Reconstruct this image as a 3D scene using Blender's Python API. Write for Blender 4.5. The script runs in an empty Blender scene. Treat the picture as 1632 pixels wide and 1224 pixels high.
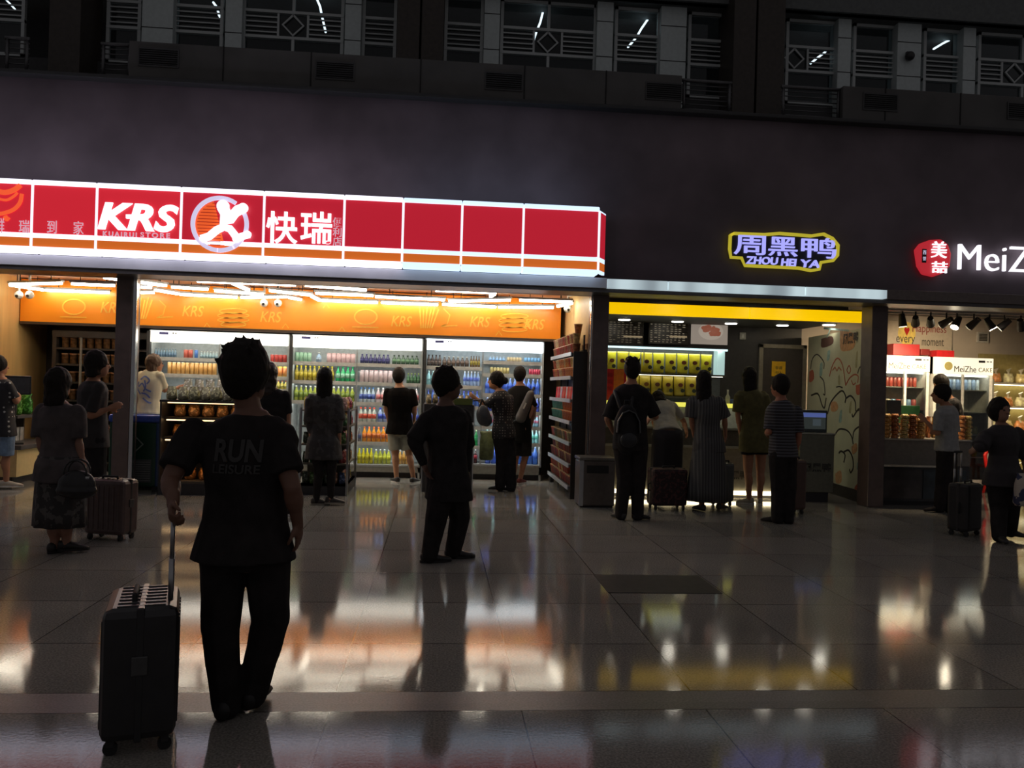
import bpy, bmesh, math, random
from mathutils import Vector as V, Matrix, noise
random.seed(7)
SC = bpy.context.scene
COL = SC.collection
R = math.radians
PI = math.pi

# ------------------------------------------------------------ camera
TH, ROLL, FPX, EYE = R(5.1), .0285, 1320.0, 1.5
PIT = math.atan(6 / FPX)
FW = V((math.sin(TH) * math.cos(PIT), math.cos(TH) * math.cos(PIT), math.sin(PIT)))
_r0 = V((math.cos(TH), -math.sin(TH), 0)); _u0 = _r0.cross(FW)
RT = _r0 * math.cos(ROLL) + _u0 * math.sin(ROLL)
UP = _u0 * math.cos(ROLL) - _r0 * math.sin(ROLL)
EYEP = V((0, 0, EYE))
cd = bpy.data.cameras.new('camera'); cd.sensor_width = 36; cd.lens = 36 * FPX / 1632; cd.clip_end = 200
cam = bpy.data.objects.new('camera', cd); COL.objects.link(cam)
m = Matrix((RT, UP, -FW)).transposed().to_4x4(); m.translation = EYEP
cam.matrix_world = m
SC.camera = cam
def ray(px, py): return FW * FPX + RT * (px - 816) - UP * (py - 612)
def at(px, py, Y):
    d = ray(px, py); return EYEP + d * (Y / d.y)
def atz(px, py, z):
    d = ray(px, py); return EYEP + d * ((z - EYE) / d.z)
def gr(px, py): return atz(px, py, 0)

# ------------------------------------------------------------ light of the place and exposure
w = bpy.data.worlds.new('night_hall'); SC.world = w; w.use_nodes = True
bg = w.node_tree.nodes['Background']
bg.inputs[0].default_value = (.92, .87, .90, 1); bg.inputs[1].default_value = .095
SC.view_settings.view_transform = 'Standard'; SC.view_settings.look = 'None'
SC.view_settings.exposure = 0.0; SC.view_settings.gamma = 1.0; SC.view_settings.use_curve_mapping = False
SC.cycles.use_denoising = True
SC.cycles.max_bounces = 8; SC.cycles.transparent_max_bounces = 12
SC.cycles.caustics_reflective = False; SC.cycles.caustics_refractive = False
SC.cycles.sample_clamp_indirect = 4.0
E_TUBE, E_VAL, E_SPOT, E_DOWN, E_SIGN = 17, 3.0, 40.0, 14.0, 1.0

# ------------------------------------------------------------ materials
def lin(c): return tuple((x / 12.92 if x <= .04045 else ((x + .055) / 1.055) ** 2.4) for x in c)
def srgb(r, g, b): return lin((r / 255, g / 255, b / 255))
_mc = {}
def M(c, rough=.6, metal=0, var=.12, scale=18, bump=0, coat=0, trans=0, emit=0, spec=.5, stretch=None):
    """procedural surface: colour with a little noise variation, optional bump"""
    key = (c, rough, metal, var, scale, bump, coat, trans, emit, spec, stretch)
    if key in _mc: return _mc[key]
    mt = bpy.data.materials.new('surface'); mt.use_nodes = True
    nt = mt.node_tree; b = nt.nodes['Principled BSDF']
    b.inputs['Roughness'].default_value = rough; b.inputs['Metallic'].default_value = metal
    b.inputs['Specular IOR Level'].default_value = spec
    b.inputs['Coat Weight'].default_value = coat; b.inputs['Transmission Weight'].default_value = trans
    tc = nt.nodes.new('ShaderNodeTexCoord'); nz = nt.nodes.new('ShaderNodeTexNoise')
    nz.inputs['Scale'].default_value = scale; nz.inputs['Detail'].default_value = 3
    src = tc.outputs['Object']
    if stretch:
        mp = nt.nodes.new('ShaderNodeMapping'); mp.inputs['Scale'].default_value = stretch
        nt.links.new(src, mp.inputs[0]); src = mp.outputs[0]
    nt.links.new(src, nz.inputs['Vector'])
    rp = nt.nodes.new('ShaderNodeValToRGB')
    lo = [max(0, x * (1 - var)) for x in c]; hi = [min(1, x * (1 + var)) for x in c]
    rp.color_ramp.elements[0].position = .3; rp.color_ramp.elements[1].position = .7
    rp.color_ramp.elements[0].color = (*lo, 1); rp.color_ramp.elements[1].color = (*hi, 1)
    nt.links.new(nz.outputs['Fac'], rp.inputs[0]); nt.links.new(rp.outputs[0], b.inputs['Base Color'])
    if emit:
        nt.links.new(rp.outputs[0], b.inputs['Emission Color']); b.inputs['Emission Strength'].default_value = emit
    if bump:
        bp = nt.nodes.new('ShaderNodeBump'); bp.inputs['Strength'].default_value = bump; bp.inputs['Distance'].default_value = .01
        nt.links.new(nz.outputs['Fac'], bp.inputs['Height']); nt.links.new(bp.outputs[0], b.inputs['Normal'])
    _mc[key] = mt; return mt
def EM(c, s=1.0):
    """a surface that gives off light"""
    key = ('em', c, s)
    if key in _mc: return _mc[key]
    mt = bpy.data.materials.new('lit_surface'); mt.use_nodes = True; nt = mt.node_tree
    b = nt.nodes['Principled BSDF']; b.inputs['Base Color'].default_value = (*[x * .6 for x in c], 1)
    b.inputs['Roughness'].default_value = .4
    b.inputs['Emission Color'].default_value = (*c, 1); b.inputs['Emission Strength'].default_value = s
    _mc[key] = mt; return mt
def GLASS(tint=(.95, .97, .97), refl=.08):
    key = ('gl', tint, refl)
    if key in _mc: return _mc[key]
    mt = bpy.data.materials.new('clear_glass'); mt.use_nodes = True; nt = mt.node_tree
    nt.nodes.remove(nt.nodes['Principled BSDF'])
    t = nt.nodes.new('ShaderNodeBsdfTransparent'); t.inputs[0].default_value = (*tint, 1)
    g = nt.nodes.new('ShaderNodeBsdfGlossy'); g.inputs['Roughness'].default_value = .03
    f = nt.nodes.new('ShaderNodeFresnel'); f.inputs['IOR'].default_value = 1.4
    mx = nt.nodes.new('ShaderNodeMixShader')
    nt.links.new(f.outputs[0], mx.inputs[0]); nt.links.new(t.outputs[0], mx.inputs[1]); nt.links.new(g.outputs[0], mx.inputs[2])
    nt.links.new(mx.outputs[0], nt.nodes['Material Output'].inputs[0])
    _mc[key] = mt; return mt

def pat(kind, a, b, scale, rough=.7):
    """cloth with woven dots, stripes or blotches; blotches also paint highlights on wrapping"""
    mt = bpy.data.materials.new('pattern_or_gloss'); mt.use_nodes = True; nt = mt.node_tree; bs_ = nt.nodes['Principled BSDF']; L = nt.links.new
    bs_.inputs['Roughness'].default_value = rough; tc = nt.nodes.new('ShaderNodeTexCoord'); rp = nt.nodes.new('ShaderNodeValToRGB'); rp.color_ramp.interpolation = 'CONSTANT'
    rp.color_ramp.elements[0].color = (*b, 1); rp.color_ramp.elements[1].color = (*a, 1)
    if kind == 'dots':
        t = nt.nodes.new('ShaderNodeTexVoronoi'); t.inputs['Scale'].default_value = scale; t.inputs['Randomness'].default_value = .15; L(tc.outputs['Object'], t.inputs['Vector']); L(t.outputs['Distance'], rp.inputs[0]); rp.color_ramp.elements[1].position = .24
    elif kind in ('hstripe', 'vstripe'):
        t = nt.nodes.new('ShaderNodeTexWave'); t.bands_direction = 'Z' if kind[0] == 'h' else 'X'; t.inputs['Scale'].default_value = scale; t.inputs['Distortion'].default_value = .6; t.inputs['Detail Scale'].default_value = .6
        L(tc.outputs['Object'], t.inputs['Vector']); L(t.outputs['Fac'], rp.inputs[0]); rp.color_ramp.elements[1].position = .28
    else:
        t = nt.nodes.new('ShaderNodeTexNoise'); t.inputs['Scale'].default_value = scale; t.inputs['Detail'].default_value = 2; L(tc.outputs['Object'], t.inputs['Vector']); L(t.outputs['Fac'], rp.inputs[0]); rp.color_ramp.elements[1].position = .45
    L(rp.outputs[0], bs_.inputs['Base Color']); return mt
# ------------------------------------------------------------ objects
def link(o, parent=None):
    COL.objects.link(o)
    if parent: o.parent = parent
    return o
def tag(o, label, cat, group=None, kind=None):
    o['label'] = label; o['category'] = cat
    if group: o['group'] = group
    if kind: o['kind'] = kind
    return o
def thing(name, label, cat, loc, rz=0, group=None):
    o = bpy.data.objects.new(name, None); o.empty_display_size = .1; link(o)
    o.location = loc; o.rotation_euler = (0, 0, rz)
    return tag(o, label, cat, group)
def copy_tree(o, parent=None):
    c = o.copy(); COL.objects.link(c)
    if parent:
        c.parent = parent
    for ch in o.children: copy_tree(ch, c)
    return c
class MB:
    """collects shapes into one mesh"""
    def __init__(s): s.v = []; s.f = []; s.mi = []; s.cur = 0
    def add(s, vs, fs):
        n = len(s.v); s.v += [tuple(x) for x in vs]; s.f += [tuple(i + n for i in f) for f in fs]; s.mi += [s.cur] * len(fs)
        return s
    def box(s, x0, y0, z0, x1, y1, z1):
        vs = [(x, y, z) for z in (z0, z1) for y in (y0, y1) for x in (x0, x1)]
        return s.add(vs, [(0, 2, 3, 1), (4, 5, 7, 6), (0, 1, 5, 4), (2, 6, 7, 3), (0, 4, 6, 2), (1, 3, 7, 5)])
    def loft(s, rings, n=12, ph=0):
        """rings: (centre, X axis, Y axis)"""
        vs = []; fs = []
        for c, X, Y in rings:
            c = V(c); X = V(X); Y = V(Y)
            for i in range(n):
                a = 2 * PI * i / n + ph; vs.append(c + X * math.cos(a) + Y * math.sin(a))
        for k in range(len(rings) - 1):
            for i in range(n):
                j = (i + 1) % n; fs.append((k * n + i, k * n + j, (k + 1) * n + j, (k + 1) * n + i))
        fs.append(tuple(range(n - 1, -1, -1))); q = (len(rings) - 1) * n; fs.append(tuple(range(q, q + n)))
        return s.add(vs, fs)
    def cap(s, a, b, ra, rb=None, n=10):
        """tapered capsule"""
        a = V(a); b = V(b); rb = ra if rb is None else rb
        d = b - a; L = d.length; d = d / L if L > 1e-6 else V((0, 0, 1))
        X = d.orthogonal().normalized(); Y = d.cross(X); rg = []
        for t in (-.95, -.75, -.4): r = math.sqrt(1 - t * t); rg.append((a + d * t * ra, X * ra * r, Y * ra * r))
        rg.append((a, X * ra, Y * ra)); rg.append((b, X * rb, Y * rb))
        for t in (.4, .75, .95): r = math.sqrt(1 - t * t); rg.append((b + d * t * rb, X * rb * r, Y * rb * r))
        return s.loft(rg, n)
    def path(s, pts, r, n=8):
        for a, b in zip(pts, pts[1:]): s.cap(a, b, r, r, n)
        return s
    def cyl(s, a, b, ra, rb=None, n=14):
        a = V(a); b = V(b); rb = ra if rb is None else rb; d = (b - a).normalized()
        X = d.orthogonal().normalized(); Y = d.cross(X)
        return s.loft([(a, X * ra, Y * ra), (b, X * rb, Y * rb)], n)
    def lathe(s, c, prof, n=14):
        c = V(c); return s.loft([(c + V((0, 0, z)), V((r, 0, 0)), V((0, r, 0))) for z, r in prof], n)
    def ell(s, c, X, Y, Z, n=14, m=9):
        c = V(c); X = V(X); Y = V(Y); Z = V(Z); rg = []
        for i in range(m):
            a = -PI / 2 + PI * (i + .35) / (m - .3); rg.append((c + Z * math.sin(a), X * math.cos(a), Y * math.cos(a)))
        return s.loft(rg, n)
    def prism(s, poly, o, U, W, N):
        """flat outline poly (2D) at origin o along U, W thickened by N"""
        o = V(o); U = V(U); W = V(W); N = V(N); n = len(poly)
        vs = [o + U * p[0] + W * p[1] for p in poly] + [o + U * p[0] + W * p[1] + N for p in poly]
        fs = [tuple(range(n)), tuple(range(2 * n - 1, n - 1, -1))]
        fs += [(i, i + n, (i + 1) % n + n, (i + 1) % n) for i in range(n)]
        return s.add(vs, fs)
    def mesh(s, name='mesh'):
        me = bpy.data.meshes.new(name); me.from_pydata(s.v, [], s.f)
        bm = bmesh.new(); bm.from_mesh(me); bmesh.ops.recalc_face_normals(bm, faces=bm.faces); bm.to_mesh(me); bm.free()
        for p, i in zip(me.polygons, s.mi): p.material_index = i
        return me
def obj(name, mb, mat, parent=None, bevel=0, smooth=False, label=None):
    me = mb.mesh(name) if isinstance(mb, MB) else mb
    for x in (mat if isinstance(mat, (list, tuple)) else [mat]): me.materials.append(x)
    o = link(bpy.data.objects.new(name, me), parent)
    if smooth:
        me.polygons.foreach_set('use_smooth', [True] * len(me.polygons))
    if bevel:
        b = o.modifiers.new('bevel', 'BEVEL'); b.width = bevel; b.segments = 2; b.limit_method = 'ANGLE'
    if label: o['label'] = label
    return o
def struct(name, mb, mat, bevel=0):
    o = obj(name, mb, mat, None, bevel); o['kind'] = 'structure'; return o
def fuse(mb, voxel, it=3, wob=0, wsc=9, seed=0):
    """overlapping closed shapes -> ONE continuous skin"""
    me = mb.mesh('tmp'); o = bpy.data.objects.new('tmp', me); COL.objects.link(o)
    r = o.modifiers.new('r', 'REMESH'); r.mode = 'VOXEL'; r.voxel_size = voxel
    s = o.modifiers.new('s', 'SMOOTH'); s.factor = .5; s.iterations = it
    dg = bpy.context.evaluated_depsgraph_get()
    out = bpy.data.meshes.new_from_object(o.evaluated_get(dg), depsgraph=dg)
    bpy.data.objects.remove(o); bpy.data.meshes.remove(me)
    if wob:
        out.update(); ns = [v.normal.copy() for v in out.vertices]
        for v, nn in zip(out.vertices, ns):
            p = v.co * wsc + V((seed, seed * 2.3, 0)); p.z *= .55
            v.co += nn * wob * (noise.noise(p) + .5 * noise.noise(p * 2.2))
    out.polygons.foreach_set('use_smooth', [True] * len(out.polygons))
    return out
def text_mesh(s, w=None, h=None, bold=0, shear=0, depth=.01, spacing=1.0):
    """letters as a solid mesh in the XZ plane, fitted to w x h, centred, facing -Y"""
    c = bpy.data.curves.new('t', 'FONT'); c.body = s; c.offset = bold; c.shear = shear; c.extrude = .01; c.space_character = spacing
    c.resolution_u = 4
    o = bpy.data.objects.new('t', c); COL.objects.link(o)
    dg = bpy.context.evaluated_depsgraph_get(); dg.update()
    me = bpy.data.meshes.new_from_object(o.evaluated_get(dg), depsgraph=dg)
    bpy.data.objects.remove(o); bpy.data.curves.remove(c)
    xs = [v.co.x for v in me.vertices]; ys = [v.co.y for v in me.vertices]
    x0, x1, y0, y1 = min(xs), max(xs), min(ys), max(ys)
    sx = w / (x1 - x0) if w else h / (y1 - y0); sy = h / (y1 - y0) if h else sx
    for v in me.vertices:
        v.co = V(((v.co.x - (x0 + x1) / 2) * sx, -depth if v.co.z > 0 else 0, (v.co.y - (y0 + y1) / 2) * sy))
    me.materials.clear()
    return me
def letters(name, s, c, w, h, mat, parent=None, rz=0, **k):
    me = text_mesh(s, w, h, **k); o = obj(name, me, mat, parent); o.location = c; o.rotation_euler = (0, 0, rz); return o
def arc2(cx, cy, r, a0, a1, n=24, ry=None):
    ry = r if ry is None else ry
    return [(cx + r * math.cos(R(a0 + (a1 - a0) * i / n)), cy + ry * math.sin(R(a0 + (a1 - a0) * i / n))) for i in range(n + 1)]
def stroke(mb, pts, wd, o, U, W, N):
    """a flat pen stroke of width wd along 2D points"""
    pts = [V((p[0], p[1])) for p in pts]; L = []; Rr = []
    for i, p in enumerate(pts):
        a = pts[max(0, i - 1)]; b = pts[min(len(pts) - 1, i + 1)]; d = (b - a)
        d = d.normalized() if d.length > 1e-9 else V((1, 0)); n = V((-d.y, d.x)) * wd / 2
        L.append(p + n); Rr.append(p - n)
    for i in range(len(pts) - 1):
        mb.prism([tuple(L[i]), tuple(L[i + 1]), tuple(Rr[i + 1]), tuple(Rr[i])], o, U, W, N)
    return mb
def curve(*pts, n=6):
    """smooth line through photo points"""
    P = [V((p[0], p[1])) for p in pts]; P = [P[0] * 2 - P[1]] + P + [P[-1] * 2 - P[-2]]; out = []
    for i in range(1, len(P) - 2):
        for k in range(n):
            t = k / n; a, b, c, d = P[i - 1], P[i], P[i + 1], P[i + 2]
            q = .5 * ((2 * b) + (c - a) * t + (2 * a - 5 * b + 4 * c - d) * t * t + (3 * b - a - 3 * c + d) * t ** 3); out.append(tuple(q))
    return out + [tuple(P[-2])]
BLACK = M((.012, .011, .012), .6); DARK = M((.03, .028, .03), .5); STEEL = M((.45, .45, .46), .3, .9, .05)
CHROME = M((.6, .6, .6), .15, 1, .03); WHITE = M((.75, .74, .7), .5); RUBBER = M((.02, .02, .02), .7)
# ============================================================ the setting
YF = 10.9            # front of the pillars
def floor_mat():
    mt = bpy.data.materials.new('granite_tiles'); mt.use_nodes = True; nt = mt.node_tree; b = nt.nodes['Principled BSDF']
    L = nt.links.new; N = nt.nodes.new
    tc = N('ShaderNodeTexCoord'); sp = N('ShaderNodeSeparateXYZ'); L(tc.outputs['Object'], sp.inputs[0])
    def math_(op, a, bb=None, c=None):
        n = N('ShaderNodeMath'); n.operation = op
        for i, x in enumerate((a, bb, c)):
            if x is None: continue
            if isinstance(x, (int, float)): n.inputs[i].default_value = x
            else: L(x, n.inputs[i])
        return n.outputs[0]
    X, Y = sp.outputs[0], sp.outputs[1]
    jx = math_('LESS_THAN', math_('PINGPONG', math_('ADD', X, .45), .44), .0035)
    jy = math_('LESS_THAN', math_('PINGPONG', math_('SUBTRACT', Y, 4.84), .455), .0045)
    jy = math_('MULTIPLY', jy, math_('GREATER_THAN', Y, 4.2))
    band = math_('MULTIPLY', math_('GREATER_THAN', Y, 3.84), math_('LESS_THAN', Y, 4.08))
    e1 = math_('COMPARE', Y, 3.84, .005); e2 = math_('COMPARE', Y, 4.08, .005)
    jx = math_('MULTIPLY', jx, math_('SUBTRACT', 1, band))
    j = math_('MAXIMUM', math_('MAXIMUM', jx, jy), math_('MAXIMUM', e1, e2))
    n1 = N('ShaderNodeTexNoise'); n1.inputs['Scale'].default_value = 90; n1.inputs['Detail'].default_value = 5; L(tc.outputs['Object'], n1.inputs['Vector'])
    n2 = N('ShaderNodeTexNoise'); n2.inputs['Scale'].default_value = 1.3; n2.inputs['Detail'].default_value = 4; L(tc.outputs['Object'], n2.inputs['Vector'])
    r1 = N('ShaderNodeValToRGB'); r1.color_ramp.elements[0].position = .35; r1.color_ramp.elements[1].position = .68
    r1.color_ramp.elements[0].color = (.19, .178, .158, 1); r1.color_ramp.elements[1].color = (.40, .375, .335, 1); L(n1.outputs['Fac'], r1.inputs[0])
    # each slab a slightly different tone
    wn = N('ShaderNodeTexWhiteNoise'); wn.noise_dimensions = '2D'; cb = N('ShaderNodeCombineXYZ')
    L(math_('FLOOR', math_('DIVIDE', math_('ADD', X, .45), .88)), cb.inputs[0]); L(math_('FLOOR', math_('DIVIDE', math_('SUBTRACT', Y, 4.84), .91)), cb.inputs[1])
    L(cb.outputs[0], wn.inputs['Vector'])
    tone = math_('MULTIPLY_ADD', wn.outputs['Value'], .25, .85)
    tone = math_('MULTIPLY', tone, math_('MULTIPLY_ADD', n2.outputs['Fac'], .5, .75))
    tone = math_('MULTIPLY', tone, math_('SUBTRACT', 1, math_('MULTIPLY', band, .45)))
    tone = math_('MULTIPLY', tone, math_('SUBTRACT', 1, math_('MULTIPLY', j, .85)))
    mx = N('ShaderNodeVectorMath'); mx.operation = 'SCALE'; L(r1.outputs[0], mx.inputs[0]); L(tone, mx.inputs['Scale'])
    L(mx.outputs[0], b.inputs['Base Color'])
    rg = math_('ADD', math_('MULTIPLY', n2.outputs['Fac'], .07), math_('ADD', .045, math_('MULTIPLY', band, .25)))
    L(rg, b.inputs['Roughness']); b.inputs['Specular IOR Level'].default_value = .30
    bp = N('ShaderNodeBump'); bp.inputs['Strength'].default_value = .12; bp.inputs['Distance'].default_value = .0014
    n3 = N('ShaderNodeTexNoise'); n3.inputs['Scale'].default_value = 55; n3.inputs['Detail'].default_value = 3; L(tc.outputs['Object'], n3.inputs['Vector'])
    L(n3.outputs['Fac'], bp.inputs['Height']); L(bp.outputs[0], b.inputs['Normal'])
    return mt
struct('floor', MB().box(-16, -8, -.1, 16, 14.6, 0), floor_mat())

XKL = -6.45                                   # left wall of the convenience store
XP1a, XP1b = at(181, 600, YF).x, at(207, 600, YF).x
XP2a, XP2b = at(942, 600, YF).x, at(968, 600, YF).x
XP3a, XP3b = at(1388, 600, YF).x, at(1412, 600, YF).x
ZH = at(600, 456, 10.9).z                      # underside of the header over the shop fronts
ZHT = 5.28
wallm = M((.15, .115, .135), .55, var=.25, scale=1.4)
brown = M((.13, .09, .08), .35, var=.2, scale=6)
struct('wall_front', MB().box(-16, 10.95, ZH, 16, 11.15, ZHT), wallm)
for i, (a, b_) in enumerate(((XP1a, XP1b), (XP2a, XP2b), (XP3a, XP3b))):
    struct('pillar_%d' % (i + 1), MB().box(a, YF, 0, b_, YF + .3, ZH), brown, .01)
struct('trim_1', MB().box(XP1b, YF + .02, 0, XP1b + .05, YF + .1, ZH), CHROME, .004)
struct('trim_2', MB().box(XP2a - .02, YF + .02, 0, XP2a, YF + .08, ZH), CHROME, .004)
struct('trim_3', MB().box(XP3b, YF + .02, 0, XP3b + .02, YF + .08, ZH), brown, .004)
# canopy: a metal strip under the signs, continued to the right by backlit panels
zc1, zc0 = at(500, 424, 10.5).z, at(500, 441, 10.5).z
brushed = M((.62, .62, .66), .4, .25, .18, 1.1, stretch=(1.2, 1, 1))
can = thing('canopy_strip', 'long pale metal canopy strip running under the shop signs', 'canopy', (0, 10.5, zc0))
H_ = zc1 - zc0
obj('canopy_panel', MB().box(-12, 0, 0, XP2a + .1, .45, H_), brushed, can, .006)
obj('canopy_panel', MB().box(XP3a - .02, 0, 0, 13, .45, H_), M((.16, .13, .12), .5, .2), can, .006)
obj('lower_lip', MB().box(-12, .03, -.05, 13, .45, 0), M((.10, .09, .09), .4, .3), can)
obj('upper_lip', MB().box(-12, .06, H_, 13, .45, H_ + .008), M((.05, .045, .05), .4, .3), can)
xs = [XP2a + .1, at(1065, 450, 10.5).x, at(1284, 450, 10.5).x, XP3a - .02]
def strip_mat():
    mt = bpy.data.materials.new('backlit_strip'); mt.use_nodes = True; nt = mt.node_tree; b = nt.nodes['Principled BSDF']
    tc = nt.nodes.new('ShaderNodeTexCoord'); mp = nt.nodes.new('ShaderNodeMapping'); mp.inputs['Scale'].default_value = (1.5, 0, 0)
    nz = nt.nodes.new('ShaderNodeTexNoise'); nz.inputs['Scale'].default_value = 1.6; nz.inputs['Detail'].default_value = 1
    rp = nt.nodes.new('ShaderNodeValToRGB'); rp.color_ramp.elements[0].position = .32; rp.color_ramp.elements[1].position = .6
    rp.color_ramp.elements[0].color = (.22, .27, .30, 1); rp.color_ramp.elements[1].color = (.55, .68, .72, 1)
    L = nt.links.new; L(tc.outputs['Object'], mp.inputs[0]); L(mp.outputs[0], nz.inputs['Vector']); L(nz.outputs['Fac'], rp.inputs[0]); L(rp.outputs[0], b.inputs['Emission Color'])
    b.inputs['Emission Strength'].default_value = .9; b.inputs['Base Color'].default_value = (.4, .45, .47, 1)
    return mt
SM = strip_mat()
for a, b_ in zip(xs, xs[1:]): obj('light_panel', MB().box(a + .006, -.005, .01, b_ - .006, .2, H_ - .01), SM, can, .004, label='glowing pale blue light panel')

# shop shells
wood = M(srgb(206, 168, 108), .45, var=.1, scale=2.2, stretch=(4, 4, .4))
cream = M(srgb(222, 196, 140), .5, var=.05)
YB = 13.5
ceilm = M(srgb(196, 168, 150), .6, var=.08, scale=3)
darkin = M((.045, .036, .03), .5, var=.2, scale=4)
struct('ceiling_left', MB().box(XKL - .2, 11.15, 2.98, XP2b, 14.5, 3.08), ceilm)
struct('wall_left', MB().box(XKL - .15, 11.2, 0, XKL, 14.4, 3.0), wood)
struct('wall_back', MB().box(XKL - .2, 14.3, 0, 16, 14.5, 3.08), darkin)
struct('wall_divider', MB().box(XP2a + .02, 11.2, 0, XP2a + .14, 14.3, 3.0), cream)
# the middle shop: soffit at the front, lower ceiling behind the yellow bar
struct('ceiling_middle', MB().box(XP2a + .14, 11.15, 2.86, XP3b, 12.0, 2.95).box(XP2a + .14, 12.0, 2.64, XP3b, 14.3, 2.95), M((.10, .085, .075), .6))
struct('wall_middle', MB().box(XP2a + .14, 13.6, 0, XP3b, 13.7, 2.9), M((.035, .03, .027), .5))
struct('ceiling_right', MB().box(XP3b, 11.15, 2.95, 13, 14.3, 3.05), M((.16, .14, .125), .7))
struct('wall_rear', MB().box(XP3b, 13.75, 0, 13, 13.85, 2.95), M(srgb(196, 182, 166), .7, var=.1, scale=2))
struct('wall_end', MB().box(11.2, 11.2, 0, 11.3, 13.75, 2.95), M(srgb(196, 182, 166), .7))

# ------------------------------------------------------------ upper storey
YP, YW = 10.85, 12.2
def zU(px, py, Y): return at(px, py, Y).z
zp0, zp1 = zU(816, 159, YP), zU(816, 103, YP)
stone = M((.085, .082, .08), .6, var=.2, scale=2)
struct('trim_4', MB().box(-16, YP - .06, zp0 - .05, 16, 12.4, zp0), M((.035, .035, .037), .5), .01)
segs = [(-11, -6.6), (at(205, 100, YP).x, at(1088, 100, YP).x), (at(1345, 100, YP).x, 13)]
segs[0] = (-12, at(-60, 60, YP).x)
for i, (a, b_) in enumerate(segs):
    struct('parapet_%d' % (i + 1), MB().box(a, YP, zp0, b_, YP + .18, zp1), stone, .01)
joints = [at(p, 130, YP).x for p in (355, 495, 670, 836, 966)] + [at(p, 200, YP).x for p in (1410, 1530)]
jm = MB()
for x in joints: jm.box(x - .008, YP - .006, zp0, x + .008, YP + .002, zp1)
struct('trim_5', jm, M((.015, .015, .015), .8))
for i, (px, py, nm) in enumerate([(253, 92, 'vent behind the left end of the parapet'), (534, 113, 'vent above the running figure and white lettering'), (803, 130, 'vent above the plain red panels of the big sign'), (1058, 146, 'vent at the right end of the parapet run, by the railing'), (1403, 163, 'vent above the yellow outlined sign'), (1632, 178, 'vent cut by the right edge of the picture')]):
    c = at(px, py, YP); g = thing('wall_vent', 'dark rectangular louvred ' + nm, 'vent', (c.x, YP, c.z), 0, 'vents in the balcony parapet')
    fr = MB(); fr.box(-.25, -.012, -.12, .25, 0, -.1).box(-.25, -.012, .1, .25, 0, .12).box(-.25, -.012, -.1, -.235, 0, .1).box(.235, -.012, -.1, .25, 0, .1)
    obj('vent_frame', fr, M((.05, .05, .052), .5), g)
    obj('vent_opening', MB().box(-.235, -.004, -.1, .235, .01, .1), M((.008, .008, .008), .9), g)
    sl = MB()
    for k in range(7): sl.box(-.235, -.01, -.09 + k * .028, .235, -.004, -.082 + k * .028)
    obj('vent_slat', sl, M((.04, .04, .042), .5), g)['kind'] = 'stuff'
# pilasters and windows of the upper wall
pil = [(225, 275), (358, 385), (549, 575), (771, 796), (951, 977), (1053, 1094), (1336, 1357), (1431, 1469), (1536, 1556)]
pilm = M(srgb(196, 206, 206), .55, var=.06); dkst = M((.045, .036, .03), .5, var=.2)
upw = M((.05, .05, .052), .7)
zw0 = zp0
ZTOP = 8.2
struct('wall_upper', MB().box(-16, 14.0, zw0, 16, 14.2, ZTOP), upw)
struct('ceiling_upper', MB().box(-16, YW - .3, 7.24, 16, 14.0, 7.4).box(-16, YW - .35, 7.24, 16, YW - .2, ZTOP), M((.12, .13, .13), .7))
px_ = [-60] + [v for p in pil for v in p] + [1680]
for i, (a, b_) in enumerate(pil):
    x0, x1 = at(a, 60, YW - .15).x, at(b_, 60, YW - .15).x
    o = struct('pilaster_%d' % (i + 1), MB().box(x0, YW - .15, zw0, x1, YW + .12, 7.24), pilm, .008)
    g = MB()
    for z in (5.9, 6.42, 6.94): g.box(x0 - .001, YW - .153, z, x1 + .001, YW - .148, z + .012)
    go = obj('joint', g, M((.02, .02, .02), .8), o)
for i, (a, b_) in enumerate(((632, 668), (671, 706), (1165, 1200), (1203, 1246), (82, 132))):
    x0, x1 = at(a, 90, YW - .5).x, at(b_, 90, YW - .5).x
    struct('column_%d' % (i + 1), MB().box(x0, YW - .6, zw0, x1, YW + .1, ZTOP), dkst, .01)
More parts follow.
